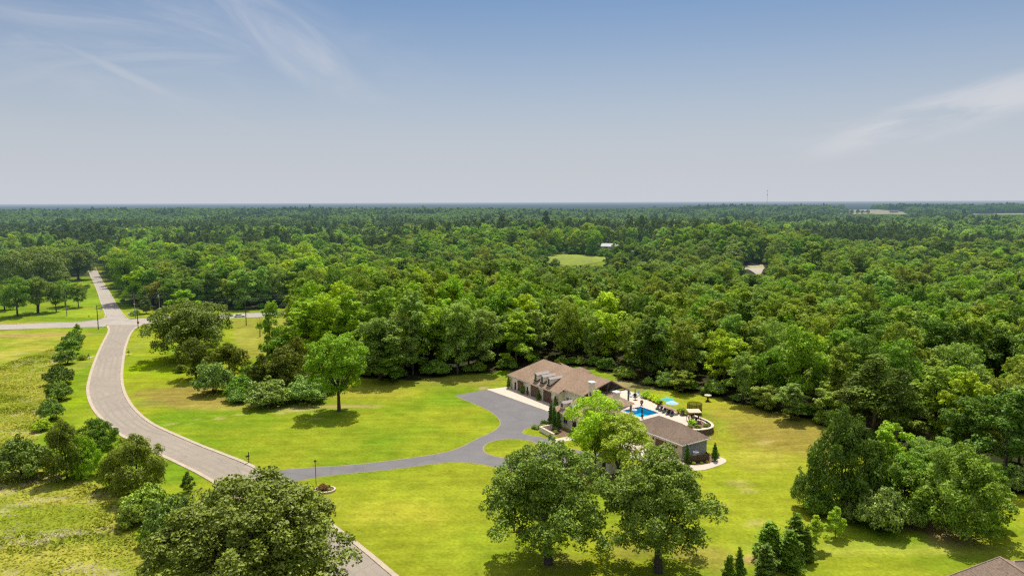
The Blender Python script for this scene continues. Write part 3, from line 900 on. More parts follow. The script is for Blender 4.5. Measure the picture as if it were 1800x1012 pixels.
df = N(t, 'ShaderNodeBsdfDiffuse'); df.inputs[0].default_value = (.01, .46, .80, 1)
m0 = N(t, 'ShaderNodeMixShader', i_0=.25); t.links.new(tp.outputs[0], m0.inputs[1]); t.links.new(df.outputs[0], m0.inputs[2])
mx = N(t, 'ShaderNodeMixShader'); t.links.new(fr.outputs[0], mx.inputs[0]); t.links.new(m0.outputs[0], mx.inputs[1]); t.links.new(gl.outputs[0], mx.inputs[2]); t.links.new(mx.outputs[0], oo.inputs[0])
wt = fill('water', POOL, .08, m, None, None); wt.parent = pe; wt.matrix_parent_inverse = Matrix.Translation((*HL(40, 12), 0)).inverted()

# distant open fields
def sheet(name, pxs, m, label, zoff=.15, n=14):
    poly = [tuple(Gh(*p)[:2]) for p in pxs]
    xs = [p[0] for p in poly]; ys = [p[1] for p in poly]
    gx = np.linspace(min(xs), max(xs), n * 3); gy = np.linspace(min(ys), max(ys), n * 3)
    A, B = np.meshgrid(gx, gy); Vv = np.stack([A.ravel(), B.ravel(), height(A, B).ravel() + zoff], 1)
    k = n * 3; I, J = np.meshgrid(np.arange(k - 1), np.arange(k - 1)); i0 = (J * k + I).ravel()
    Ff = np.stack([i0, i0 + 1, i0 + k + 1, i0 + k], 1); c = Vv[Ff].mean(1)
    Ff = Ff[inpoly(c[:, 0], c[:, 1], poly)]
    if len(Ff) == 0: return poly
    u, inv = np.unique(Ff, return_inverse=True)
    tag(link_mesh(name, np_mesh(name, Vv[u], inv.reshape(Ff.shape), m)), label, 'field', kind='structure')
    return poly


STRAW = mat('straw_field', (.36, .31, .17), .95, .02, .2, haze=True); PASTURE = mat('pasture', (.215, .265, .025), .95, .05, .2, nscale2=.4, namt2=.2, haze=True); GRAV = mat('gravel_pale', (.48, .42, .34), .95, .1, .1, haze=True)
fields = []
fields.append(sheet('field', [(958, 463), (960, 449), (990, 446), (1066, 452), (1064, 460), (1010, 467)], PASTURE, 'bright green field in a gap of the woods'))
fields.append(sheet('field', [(1306, 468), (1340, 464), (1344, 473), (1308, 475)], STRAW, 'yellowish grass verge seen through a gap in the woods'))
fields.append(sheet('farm_track', [(1306, 474), (1344, 471), (1336, 479), (1308, 481)], GRAV, 'pale track seen through a gap in the woods', .3))
fields.append(sheet('field', [(1476, 376.5), (1490, 373), (1590, 373), (1592, 377.5)], STRAW, 'straw-coloured field near the horizon beside white barns', .6))
fields.append(sheet('field', [(1710, 377.5), (1712, 375.2), (1800, 375.2), (1800, 378)], STRAW, 'narrow pale field strip near the horizon at the far right', .6))
# clear corridors so that the fields are seen over the trees before them: (px0,px1, py limit, depth0, depth1)
CAPS = [(966, 1060, 463, 280, 512), (1304, 1344, 480, 280, 470), (1060, 1090, 439, 500, 596), (1106, 1156, 445, 500, 548), (1474, 1596, 377.0, 1200, 2150), (1704, 1810, 377.5, 1200, 2150), (1006, 1030, 414, 640, 766), (1074, 1092, 409, 640, 830)]
YARD = [(1040, 1165, 548, 625)]

# ------------------------------------------------------------------ trees set one by one
TG = 'trees standing on the open lawns'
ptree('oak_tree', 'oak0', 448, 1105, 318, 845, (.052, .06, .017), 'huge broad oak in the bottom left covering the street', group=TG)
ptree('oak_tree', 'oak1', 964, 990, 210, 778, (.056, .07, .019), 'spreading oak on the front lawn with bare dark trunk, crown over the loop driveway', group=TG, rz=2.9)
ptree('oak_tree', 'oak2', 1157, 1004, 206, 792, (.054, .066, .018), 'dense oak on the front lawn before the two-door garage, with a thick trunk', group=TG, rz=2.2)
ptree('maple_tree', 'lawn0', 1046, 824, 118, 694, LIME, 'bright lime-green tree right in front of the house', group=TG)
ptree('locust_tree', 'lawn1', 1090, 836, 124, 724, (.12, .135, .035), 'yellowish feathery tree between the house and the two-door garage', group=TG)
ptree('maple_tree', 'lawn2', 596, 722, 124, 586, (.085, .125, .02), 'round green tree alone on the lawn over its own shadow', group=TG, rz=.4)
ptree('oak_tree', 'wide', 335, 630, 160, 527, (.05, .062, .022), 'very wide low oak beside the cross road', group=TG)
J = 'dark junipers in the thicket on the lawn'
ptree('juniper', 'cedar0', 345, 666, 68, 592, (.042, .05, .018), 'almost black juniper at the lower edge of the wide oak', 'juniper', J)
ptree('juniper', 'cedar2', 404, 668, 70, 602, (.05, .054, .018), 'dark juniper between the wide oak and the grey shrubs', 'juniper', J)
ptree('juniper', 'cedar1', 463, 692, 72, 622, (.046, .052, .018), 'brownish juniper at the front of the thicket', 'juniper', J)
ptree('juniper', 'cedar0', 505, 690, 82, 606, (.045, .052, .018), 'big brownish juniper behind the grey-green shrubs, next to the lone lawn tree', 'juniper', J)
ptree('juniper', 'cedar2', 525, 668, 50, 590, (.055, .06, .02), 'slim juniper under the upright bright trees', 'juniper', J)
S = 'shrubs along the front of the thicket'
for px, pb, w, tp, tn, lb in [(376, 691, 66, 630, GREY, 'tall pale grey-green shrub below the dark junipers'), (425, 701, 52, 656, MID, 'green shrub left of the biggest round grey shrub'),
                              (471, 712, 76, 664, GREY, 'big round grey-green shrub on the lawn edge'), (420, 707, 34, 680, GREY, 'low grey shrub touching the lawn at the thicket corner'),
                              (540, 705, 70, 655, GREY, 'grey-green shrub just left of the lone lawn tree trunk'), (318, 654, 20, 640, OLIVE, 'small yellowish bush under the wide oak'), (570, 690, 46, 648, MID, 'green shrub behind the lone lawn tree'), (447, 680, 50, 632, MID, 'green shrub between two junipers')]:
    ptree('shrub', 'bush%d' % random.randrange(4), px, pb, w * 1.15, tp - 2, tn, lb, 'shrub', S)
E2 = 'upright trees at the edge of the field'
ptree('broadleaf_tree', 'broad1', 481, 650, 46, 527, (.09, .115, .03), 'slender yellow-green tree standing up from the thicket at the field', group=E2)
ptree('broadleaf_tree', 'broad0', 492, 655, 66, 588, MID, 'dull green tree under the slender yellow-green one', group=E2)
ptree('broadleaf_tree', 'broad3', 541, 648, 84, 528, FRESH, 'fresh green upright tree at the right end of the field', group=E2)
ptree('broadleaf_tree', 'broad5', 605, 640, 66, 540, MID, 'mid green tree behind the lone lawn tree', group=E2)
ptree('broadleaf_tree', 'broad2', 668, 668, 106, 556, (.062, .082, .035), 'dark heavy-crowned tree at the wood edge next to the lone lawn tree', group=E2)
ptree('broadleaf_tree', 'broad4', 690, 672, 60, 615, (.06, .085, .022), 'low leafy tree at the foot of the dark heavy-crowned tree', group=E2)
# hedge between meadow and street
HGRP = 'bushes in the row between meadow and street'
for px, pb, w, tp, tn, lb, pr in [(137, 592, 14, 570, FRESH, 'pointed bush at the junction end of the row', 'young'), (131, 605, 30, 580, MID, 'second bush from the junction in the meadow row', 'bush0'), (122, 622, 34, 592, MID, 'bushy green shrub midway down the meadow row', 'bush1'),
                                  (116, 640, 30, 610, (.062, .085, .035), 'greyish bush below the middle of the meadow row', 'bush2'), (145, 632, 14, 624, OLIVE, 'small low bush beside the mailbox on the meadow side', 'bush3'), (106, 674, 40, 638, (.035, .045, .016), 'darkest bush of the meadow row', 'bush0'),
                                  (103, 702, 38, 668, (.052, .07, .022), 'round bush in the meadow row, just below the darkest one', 'bush1'), (90, 737, 34, 698, (.06, .08, .034), 'greyish bush near the lower end of the meadow row', 'bush3'), (74, 756, 26, 734, LIME, 'small bright weedy bush at the lower end of the row', 'bush2')]:
    ptree('bush', pr, px, pb, w * 1.3, tp - 2, tn, lb, 'bush', HGRP)
LG = 'bushes and small trees left of the street bend'
for nm, px, pb, w, tp, tn, lb, pr in [('bush', 40, 838, 100, 758, (.056, .07, .03), 'wide dull green bush at the left edge of the picture', 'bush0'), ('small_tree', 118, 840, 72, 738, (.045, .052, .018), 'dark round small tree with yellow tips beside the dull wide bush', 'round0'),
                                      ('small_tree', 150, 838, 50, 762, FRESH, 'fresh green small tree in front of the spiky dark one', 'round1'), ('small_tree', 172, 790, 62, 733, (.045, .07, .02), 'dark green tree with spiky branches overhanging the kerb', 'round1'),
                                      ('small_tree', 243, 864, 92, 762, (.066, .068, .026), 'round small tree with pale yellow blossom tips at the street', 'round0'), ('bush', 196, 858, 52, 790, (.085, .10, .025), 'yellow-green bush left of the round blossoming tree', 'bush1'),
                                      ('bush', 258, 905, 88, 846, OLIVE, 'olive bush below the round blossoming tree', 'bush2'), ('bush', 300, 945, 100, 862, (.058, .075, .028), 'large dull green bush left of the huge oak', 'bush3'),
                                      ('bush', 285, 985, 70, 925, (.042, .06, .018), 'dark green bush at the foot of the huge oak', 'bush0'), ('bush', 345, 950, 70, 880, (.056, .072, .03), 'grey bush half under the huge oak crown', 'bush1'), ('bush', 232, 925, 50, 880, OLIVE, 'small olive bush at the meadow edge', 'bush3'),
                                      ('bush', 262, 958, 44, 915, FRESH, 'bright small bush where the meadow meets the bushes', 'bush2'), ('bush', 330, 1000, 80, 925, (.05, .065, .022), 'dark bush under the lower left of the huge oak', 'bush1'), ('conifer', 331, 864, 31, 828, (.045, .062, .022), 'little cone-shaped conifer by the kerb', 'cedar1')]:
    ptree(nm, pr, px, pb, w, tp, tn, lb, nm.replace('_', ' '), LG)
# right-hand lawn
RG = 'small evergreens on the lower right lawn'
for px, pb, w, tp, tn, lb, pr in [(1281, 1034, 30, 974, (.05, .075, .018), 'left of the two slim columnar evergreens at the lower edge', 'thuja0'), (1299, 1020, 22, 961, (.045, .068, .018), 'right and taller of the two slim columnar evergreens at the lower edge', 'thuja1')]:
    ptree('arborvitae', pr, px, pb, w, tp, tn, lb, 'evergreen', RG)
for px, pb, w, tp, tn, lb, pr in [(1352, 985, 62, 916, (.055, .078, .02), 'rounded dark juniper, leftmost of the clump on the lawn', 'thuja0'), (1398, 975, 50, 902, (.05, .072, .018), 'pointed dark juniper, tallest of the clump on the lawn', 'thuja1'),
                                  (1388, 1002, 54, 930, (.05, .072, .018), 'dark juniper in the middle of the lawn clump', 'thuja0'), (1346, 1008, 42, 956, (.048, .065, .03), 'bluish low juniper in front of the lawn clump', 'thuja1'), (1415, 985, 36, 925, (.045, .062, .018), 'narrow juniper at the right of the lawn clump', 'thuja1')]:
    ptree('juniper', pr, px, pb, w, tp, tn, lb, 'juniper', RG)
ptree('young_tree', 'young', 1468, 945, 40, 889, (.11, .15, .025), 'little bright green tree alone on the right lawn', group=RG)
ptree('young_tree', 'young', 1432, 965, 42, 904, (.12, .145, .03), 'little yellow-green tree beside the juniper clump', group=RG)
QG = 'trees of the thicket on the right lawn'
for nm, px, pb, w, tp, tn, lb, pr in [('broadleaf_tree', 1476, 900, 112, 718, (.032, .047, .016), 'tall dark tree at the front of the right lawn thicket', 'round0'), ('broadleaf_tree', 1562, 880, 84, 742, FRESH, 'bright green pointed tree rising from the right lawn thicket', 'broad3'),
                                      ('broadleaf_tree', 1530, 900, 96, 772, (.038, .056, .017), 'broad mid-dark tree in the middle of the right lawn thicket', 'round1'), ('broadleaf_tree', 1588, 905, 80, 795, (.06, .09, .024), 'leafy tree at the right of the thicket, below the pointed bright one', 'broad2'),
                                      ('mimosa_tree', 1640, 880, 118, 772, (.066, .085, .038), 'feathery grey-green tree behind the thicket with pale bare branches', 'lawn0'), ('broadleaf_tree', 1688, 938, 142, 784, (.064, .085, .024), 'big olive tree leaning out over bare red ground', 'round0'), ('broadleaf_tree', 1625, 905, 80, 812, (.07, .092, .036), 'olive tree between the thicket and the big olive tree', 'broad4'),
                                      ('broadleaf_tree', 1728, 915, 62, 806, (.07, .095, .03), 'rounded olive tree right of the big leaning one', 'broad0')]:
    ptree(nm, pr, px, pb, w, tp, tn, lb, 'tree', QG)
for px, pb, w, tp, tn, lb in [(1412, 892, 50, 820, (.075, .095, .045), 'grey-green bush at the left foot of the tall dark tree'), (1440, 905, 60, 850, MID, 'green bush below the tall dark tree'), (1545, 932, 92, 846, GREY, 'big grey-green bush in front of the right lawn thicket'),
                              (1600, 925, 60, 865, GREY, 'grey bush between thicket and bare red ground'), (1495, 915, 60, 860, (.05, .065, .03), 'dark bush in the shade of the thicket')]:
    ptree('bush', 'bush%d' % random.randrange(4), px, pb, w, tp, tn, lb, 'bush', QG)
ptree('pine_tree', 'pine0', 1535, 770, 112, 622, (.045, .056, .024), 'large dark pine at the wood edge behind the right lawn', group='near pines')
ptree('pine_tree', 'pine1', 1575, 790, 80, 645, (.04, .05, .022), 'second dark pine at the wood edge behind the right lawn', group='near pines')
ptree('pine_tree', 'pine2', 1500, 760, 70, 660, (.05, .06, .026), 'smaller pine left of the large dark pine', group='near pines')
for px, pb, w, tp, tn, lb in [(1390, 738, 60, 672, GREY, 'pale silvery small tree before the wood edge'), (1345, 722, 50, 676, (.1, .12, .06), 'silvery bush at the wood edge behind the back lawn'), (1452, 742, 60, 682, (.095, .115, .05), 'light green soft tree at the wood edge'), (1305, 708, 56, 620, (.07, .09, .045), 'grey-leaved tree at the wood edge behind the bird bath'), (1200, 690, 50, 650, OLIVE, 'low tree in the shade of the wood edge behind the terrace')]:
    ptree('small_tree', 'broad%d' % random.randrange(8), px, pb, w, tp, tn, lb, 'small tree', 'soft trees along the wood edge')
# north of the cross road
NG = 'trees on the lawn beyond the cross road'
for px, pb, w, tp, tn, lb, pr in [(31, 556, 64, 487, MID, 'spreading tree at the far left beyond the cross road', 'lawn0'), (66, 550, 66, 486, (.062, .08, .03), 'round tree with forked trunk beyond the cross road', 'lawn1'), (99, 548, 36, 498, (.055, .08, .022), 'smaller round tree beyond the cross road, second from the far street', 'lawn2'),
                                  (138, 540, 34, 498, (.045, .065, .02), 'little dark round tree closest to the far street', 'lawn0'), (8, 545, 50, 500, FRESH, 'bright tree cut by the left edge of the picture', 'broad0'), (115, 538, 40, 492, MID, 'tree behind the utility pole on the far lawn', 'broad4')]:
    ptree('broadleaf_tree', pr, px, pb, w, tp, tn, lb, 'tree', NG)
ptree('oak_tree', 'wide', 70, 515, 118, 437, (.062, .07, .03), 'huge old oak on the far side of the lawn beyond the cross road', group=NG)
ptree('oak_tree', 'oak1', 138, 492, 58, 434, (.052, .062, .026), 'dark oak leaning to the far street', group=NG)
for px, pb, w, tp, tn, lb, pr in [(236, 532, 88, 444, (.062, .088, .022), 'large tree beside the far street on its right', 'lawn0'), (276, 540, 40, 493, (.085, .075, .03), 'reddish-brown tinged tree by the utility pole', 'broad2'), (325, 566, 52, 508, FRESH, 'bright green tree directly behind the wide oak', 'broad1'), (212, 505, 40, 452, MID, 'tree close to the upper end of the far street', 'broad0')]:
    ptree('broadleaf_tree', pr, px, pb, w, tp, tn, lb, 'tree', NG)
ptree('conifer', 'cedar1', 257, 551, 27, 519, (.05, .062, .04), 'bluish small conifer beside the junction', 'conifer', NG)
for px, pb, w, tp, lb in [(238, 554, 18, 543, 'round bush at the corner of the junction'), (216, 532, 10, 523, 'little round bush beside the far street'), (153, 506, 14, 499, 'pale round bush at the lawn corner of the far street')]:
    ptree('bush', 'bush%d' % random.randrange(4), px, pb, w, tp, MID, lb, 'bush', NG)

# ------------------------------------------------------------------ the woods
NOGO = []
for px, pb, rr in [(335, 630, 9), (541, 648, 4), (605, 640, 4), (668, 668, 5), (1478, 900, 5), (1562, 880, 4), (1530, 905, 4), (1588, 905, 4), (1640, 880, 5), (1690, 945, 6), (1535, 770, 4), (1575, 790, 3.5), (236, 532, 6), (276, 540, 3), (212, 505, 3), (70, 515, 12), (138, 492, 6), (1305, 708, 3), (1390, 738, 3), (1452, 742, 3), (325, 566, 4)]:
    g = G(px, pb); NOGO.append((g[0], g[1], rr))
xr0, xr1 = g2(480, 552), g2(1500, 505)


def scatter(y0, y1, sp, seed):
    r = np.random.default_rng(seed)
    ys = np.arange(y0, y1, sp)
    out = []
    for y in ys:
        w = y * .80 + 40
        xs = np.arange(-w, w, sp)
        out.append(np.stack([xs + r.uniform(-.42, .42, len(xs)) * sp, np.full(len(xs), y) + r.uniform(-.42, .42, len(xs)) * sp], 1))
    return np.concatenate(out)


P1 = scatter(95, 560, 7.6, 1); P2 = scatter(560, 1150, 9.0, 2); P3 = scatter(1150, 2700, 13., 3)
PT = np.concatenate([P1, P2, P3])
inop = inpoly(PT[:, 0], PT[:, 1], OPEN)
# keep crowns clear of the open ground
mar = np.zeros(len(PT), bool)
for a in np.linspace(0, 2 * PI, 8, endpoint=False): mar |= inpoly(PT[:, 0] + 2.2 * math.cos(a), PT[:, 1] + 2.2 * math.sin(a), OPEN)
keep = ~inop & ~mar
for x, y, rr in NOGO: keep &= np.hypot(PT[:, 0] - x, PT[:, 1] - y) > rr
for f in fields:
    for a in np.linspace(0, 2 * PI, 6, endpoint=False): keep &= ~inpoly(PT[:, 0] + 3 * math.cos(a), PT[:, 1] + 3 * math.sin(a), f)
# strip of the far part of the cross road
d = np.array(xr1) - np.array(xr0); d /= np.linalg.norm(d); rel = PT - np.array(xr0)
keep &= ~((np.abs(rel @ np.array([-d[1], d[0]])) < 6) & (rel @ d > 0) & (rel @ d < 60))
PT = PT[keep]
dep = (PT[:, 0]) * _F[0] + PT[:, 1] * _F[1]
pxs = 900 + FPX * PT[:, 0] / (PT[:, 1] * _F[1] + 6)
hh = height(PT[:, 0], PT[:, 1])
rr_ = np.random.default_rng(77)
nz3 = fbm(PT[:, 0] / 24 + 90, PT[:, 1] / 24 + 31, 2)
nz1 = fbm(PT[:, 0] / 70 + 5, PT[:, 1] / 70, 3); nz2 = fbm(PT[:, 0] / 28 + 50, PT[:, 1] / 28 + 8, 3)
HT = rr_.uniform(12.5, 20, len(PT)) * (.80 + .40 * nz2)
tall = (pxs > 540) & (pxs < 1010) & (PT[:, 1] < 330); HT[tall] *= 1.26
HT[(PT[:, 1] > 900)] *= .95
vet = (rr_.random(len(PT)) < .09) & (PT[:, 1] > 330); HT[vet] *= 1.22
tone = .72 + .56 * fbm(PT[:, 0] / 120 + 13, PT[:, 1] / 150 + 2, 3)
pine = (nz1 > .585) & (PT[:, 1] > 330)
pine |= (PT[:, 1] > 640) & (PT[:, 1] < 790) & (pxs > 690) & (pxs < 1560) & (rr_.random(len(PT)) < .8)
pine |= (PT[:, 1] > 880) & (PT[:, 1] < 1180) & (pxs < 780) & (rr_.random(len(PT)) < .85)
pine &= PT[:, 1] > 560
HT[pine] *= 1.15
ok = np.ones(len(PT), bool)
for a, b, yl, d0, d1 in CAPS:
    mg_ = 4.2 * FPX / PT[:, 1]; m_ = (pxs > a - mg_) & (pxs < b + mg_) & (PT[:, 1] > d0) & (PT[:, 1] < d1)
    lim = CAMH - (yl - 355 + 2) * PT[:, 1] / FPX - hh
    HT[m_] = np.minimum(HT[m_], lim[m_] * rr_.uniform(.82, 1.0, m_.sum()))
    ok &= ~(m_ & (HT < 3.0))
for a, b, d0, d1 in YARD: ok &= ~((pxs > a) & (pxs < b) & (PT[:, 1] > d0) & (PT[:, 1] < d1))
PT, HT, pine, pxs, hh, nz1, nz2, nz3, vet, tone = [q[ok] for q in (PT, HT, pine, pxs, hh, nz1, nz2, nz3, vet, tone)]
WD = np.clip(HT * rr_.uniform(.5, .72, len(PT)), 4, 12.5); WD[vet] *= 1.3; WD[PT[:, 1] > 1150] *= 1.3
WD[pine] = HT[pine] * rr_.uniform(.38, .52, pine.sum())
pal = [DARK, MID, OLIVE, LIME, FRESH, GREY]
w_left = np.array([.16, .26, .14, .12, .24, .08]); w_right = np.array([.14, .22, .34, .05, .10, .15])
ci = np.zeros(len(PT), int)
for i in range(len(PT)):
    t = np.clip((pxs[i] - 900) / 500 + .5 + (nz2[i] - .5) * 1.5, 0, 1)
    cw = np.cumsum(w_left * (1 - t) + w_right * t)
    ci[i] = min(5, int(np.searchsorted(cw, np.clip((nz3[i] - .25) * 2, 0, .999) if rr_.random() < .6 else rr_.random())))
order = np.argsort(PT[:, 1] + np.abs(PT[:, 0]) * .05)
vis = (pxs > -25) & (pxs < 1825)
N_IND = 215
ind = []
for i in order:
    if vis[i] and not pine[i] and PT[i, 1] < 330:
        yb = Pr((PT[i, 0], PT[i, 1], HT[i]))[1]
        if yb > 1000: continue
        ind.append(i)
        if len(ind) >= N_IND: break
indset = set(ind)


def zone(px, d):
    for lim, tx in ((215, 'left of the far street'), (420, 'beyond the wide oak and cross road'), (560, 'beyond the white car and cross road'), (720, 'behind the lone lawn tree'), (880, 'behind the lawn left of the house'), (1000, 'behind the brown house roof'),
                    (1120, 'behind the house gable'), (1230, 'behind the pool terrace'), (1340, 'behind the bird bath'), (1470, 'behind the back lawn'), (1640, 'behind the right lawn thicket')):
        if px < lim: return tx
    return 'at the right end of the woods'


WG = 'broadleaf trees along the near edge of the woods'
medH = np.median(HT[ind])
for i in ind:
    # front row when the lawn begins right before it
    front = any(inpoly(np.array([PT[i, 0]]), np.array([PT[i, 1] - q]), OPEN)[0] for q in (5, 8))
    col = pal[ci[i]]
    size = 'tall' if HT[i] > medH * 1.12 else ('low' if HT[i] < medH * .88 else 'medium')
    wdt = 'broad' if WD[i] / HT[i] > .64 else ('narrow' if WD[i] / HT[i] < .56 else 'rounded')
    row = 'front-row' if front else 'inner'
    plant('broadleaf_tree', 'broad%d' % rr_.integers(8), PT[i, 0], PT[i, 1], HT[i], WD[i], col,
          '%s %s %s %s tree %s' % (size, wdt, CNAME[col], row, zone(pxs[i], PT[i, 1])), 'tree', WG)
# undergrowth bushes at the feet of the front row
UG = 'bushes at the foot of the wood edge'
edge = gp([(640, 662), (720, 666), (800, 660), (870, 654), (960, 643), (1040, 645), (1085, 660), (1115, 674), (1180, 685), (1250, 697), (1330, 716), (1430, 736), (1468, 757), (1520, 775), (1600, 799), (1690, 831), (1760, 865), (1800, 866)])
acc = 0
for (x0, y0), (x1, y1) in zip(edge[:-1], edge[1:]):
    L_ = math.hypot(x1 - x0, y1 - y0); nb = max(1, int(L_ / 4.6))
    for k in range(nb):
        t = (k + random.random()) / nb; x = x0 + (x1 - x0) * t + random.uniform(-.8, .8); y = y0 + (y1 - y0) * t + random.uniform(.8, 3.5)
        h_ = random.uniform(2.2, 5.5); c_ = random.choice([GREY, MID, OLIVE, DARK, (.095, .115, .05), MID])
        nm_ = CNAME.get(c_, 'light grey-green'); sz_ = 'tall' if h_ > 4.2 else ('low' if h_ < 3.2 else 'middling')
        plant('bush', 'bush%d' % random.randrange(4), x, y, h_, h_ * random.uniform(1.1, 1.5), c_, '%s %s bush at the wood edge %s' % (sz_, nm_, zone(Pr((x, y, 1))[0], y)), 'bush', UG)
for px, pb in [(250, 540), (290, 545), (345, 546), (420, 546), (460, 544), (500, 543), (530, 556), (385, 546), (620, 650), (590, 640)]:
    g = G(px, pb - 2); h_ = random.uniform(2.5, 4.5)
    plant('bush', 'bush%d' % random.randrange(4), g[0], g[1], h_, h_ * 1.4, random.choice([MID, OLIVE, DARK]), 'bush in the dark woodland edge %s' % zone(px, 0), 'bush', UG)

FG = 'hedge behind the bright green field'
for k, (px, pb, w, h_) in enumerate(((1004, 446.5, 26, 5), (1026, 446.8, 30, 5.5), (1046, 448.5, 34, 5), (1064, 450.5, 30, 5), (975, 445.5, 24, 5), (966, 449, 28, 7), (976, 466, 16, 4))):
    g = Gh(px, pb); D_ = (g - CAM) @ _F
    plant('hedge_tree', 'round%d' % (k % 2), g[0], g[1], h_ * 1.25, w * D_ / FPX, jitter(MID), ('first', 'second', 'third', 'fourth', 'fifth', 'sixth', 'lone')[k] + (' rounded tree of the hedge behind the bright green field' if k < 6 else ' bush standing in the bright green field'), 'tree', FG)

# everything deeper in the woods: one mass of instances
unl = bpy.data.collections.new('woodland_kinds')
kinds = ['broad%d' % i for i in range(8)] + ['pine%d' % i for i in range(4)] + ['farbroad%d' % i for i in range(4)] + ['farpine%d' % i for i in range(2)]
for k, nm in enumerate(kinds):
    p = PROTO[nm]
    o = bpy.data.objects.new('%02d' % k, p['crown'])
    unl.objects.link(o)
unl_t = bpy.data.collections.new('woodland_trunks')


def mass(name, idx, label, kindsel):
    me = bpy.data.meshes.new(name)
    me.vertices.add(len(idx))
    me.vertices.foreach_set('co', np.stack([PT[idx, 0], PT[idx, 1], hh[idx]], 1).astype(np.float32).ravel())
    sc = np.zeros((len(idx), 3)); ki = np.zeros(len(idx), int); tn = np.zeros((len(idx), 3)); ro = np.zeros((len(idx), 3))
    for j, i in enumerate(idx):
        ki[j] = kindsel(i); p = PROTO[kinds[ki[j]]]
        sc[j] = (WD[i] / p['W'], WD[i] / p['W'], HT[i] / p['H'])
        tn[j] = jitter(PINE if pine[i] else pal[ci[i]], .18)
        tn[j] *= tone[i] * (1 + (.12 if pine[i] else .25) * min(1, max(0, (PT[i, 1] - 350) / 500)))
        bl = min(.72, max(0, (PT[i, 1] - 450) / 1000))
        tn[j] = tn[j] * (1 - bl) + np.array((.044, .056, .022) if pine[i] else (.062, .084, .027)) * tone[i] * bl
        ro[j, 2] = rr_.uniform(0, 6.28)
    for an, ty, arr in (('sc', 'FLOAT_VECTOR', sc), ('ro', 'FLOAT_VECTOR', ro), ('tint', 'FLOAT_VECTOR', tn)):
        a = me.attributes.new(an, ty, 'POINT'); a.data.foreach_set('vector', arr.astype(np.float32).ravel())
    a = me.attributes.new('ki', 'INT', 'POINT'); a.data.foreach_set('value', ki.astype(np.int32))
    o = tag(link_mesh(name, me), label, 'woods', kind='stuff')
    ng = bpy.data.node_groups.new(name, 'GeometryNodeTree')
    ng.interface.new_socket('Geometry', in_out='INPUT', socket_type='NodeSocketGeometry'); ng.interface.new_socket('Geometry', in_out='OUTPUT', socket_type='NodeSocketGeometry')
    gi = ng.nodes.new('NodeGroupInput'); go = ng.nodes.new('NodeGroupOutput')
    ci_ = ng.nodes.new('GeometryNodeCollectionInfo'); ci_.inputs['Collection'].default_value = unl
    ci_.inputs['Separate Children'].default_value = True; ci_.inputs['Reset Children'].default_value = True
    ip_ = ng.nodes.new('GeometryNodeInstanceOnPoints'); ip_.inputs['Pick Instance'].default_value = True

    def na(n, ty):
        q = ng.nodes.new('GeometryNodeInputNamedAttribute'); q.data_type = ty; q.inputs['Name'].default_value = n
        return q.outputs[0]
    ng.links.new(gi.outputs[0], ip_.inputs['Points']); ng.links.new(ci_.outputs[0], ip_.inputs['Instance'])
    ng.links.new(na('ki', 'INT'), ip_.inputs['Instance Index']); ng.links.new(na('ro', 'FLOAT_VECTOR'), ip_.inputs['Rotation']); ng.links.new(na('sc', 'FLOAT_VECTOR'), ip_.inputs['Scale'])
    ng.links.new(ip_.outputs[0], go.inputs[0])
    md_ = o.modifiers.new('woods', 'NODES'); md_.node_group = ng
    return o


rest = np.array([i for i in range(len(PT)) if i not in indset])
near = PT[rest, 1] < 700


def ksel(i):
    f = PT[i, 1] > 700
    if pine[i]: return (16 + rr_.integers(2)) if f else (8 + rr_.integers(4))
    return (12 + rr_.integers(4)) if f else rr_.integers(8)


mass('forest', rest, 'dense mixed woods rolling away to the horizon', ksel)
print('forest instances', len(rest), 'individuals', len(ind))
# ------------------------------------------------------------------ house
def shingle(name, c):
    m, t, o = nt(name)
    b = N(t, 'ShaderNodeBsdfPrincipled'); b.inputs['Roughness'].default_value = .9; b.inputs['Specular IOR Level'].default_value = .15
    tc = N(t, 'ShaderNodeTexCoord')
    v = None
    for sc, lo, hi, st in ((2.6, .72, 1.28, (1, 1, 4)), (.35, .88, 1.12, (1, 1, 1)), (9, .85, 1.15, (1, 1, 2))):
        mp = N(t, 'ShaderNodeMapping'); mp.inputs['Scale'].default_value = st; t.links.new(tc.outputs['Object'], mp.inputs[0])
        n = N(t, 'ShaderNodeTexNoise', i_Scale=sc, i_Detail=4.0); t.links.new(mp.outputs[0], n.inputs['Vector'])
        f = N(t, 'ShaderNodeMapRange'); f.inputs[1].default_value = .3; f.inputs[2].default_value = .7; f.inputs[3].default_value = lo; f.inputs[4].default_value = hi
        t.links.new(n.outputs[0], f.inputs[0]); v = f.outputs[0] if v is None else math_(t, 'MULTIPLY', v, f.outputs[0])
    wv = N(t, 'ShaderNodeTexWave', wave_type='BANDS', bands_direction='Z', i_Scale=2.3, i_Distortion=.6); t.links.new(tc.outputs['Object'], wv.inputs['Vector'])
    f = N(t, 'ShaderNodeMapRange'); f.inputs[3].default_value = .86; f.inputs[4].default_value = 1.08; t.links.new(wv.outputs['Fac'], f.inputs[0]); v = math_(t, 'MULTIPLY', v, f.outputs[0])
    vm = N(t, 'ShaderNodeVectorMath', operation='SCALE'); vm.inputs[0].default_value = c; t.links.new(v, vm.inputs['Scale']); t.links.new(vm.outputs[0], b.inputs['Base Color'])
    t.links.new(b.outputs[0], o.inputs[0])
    return m


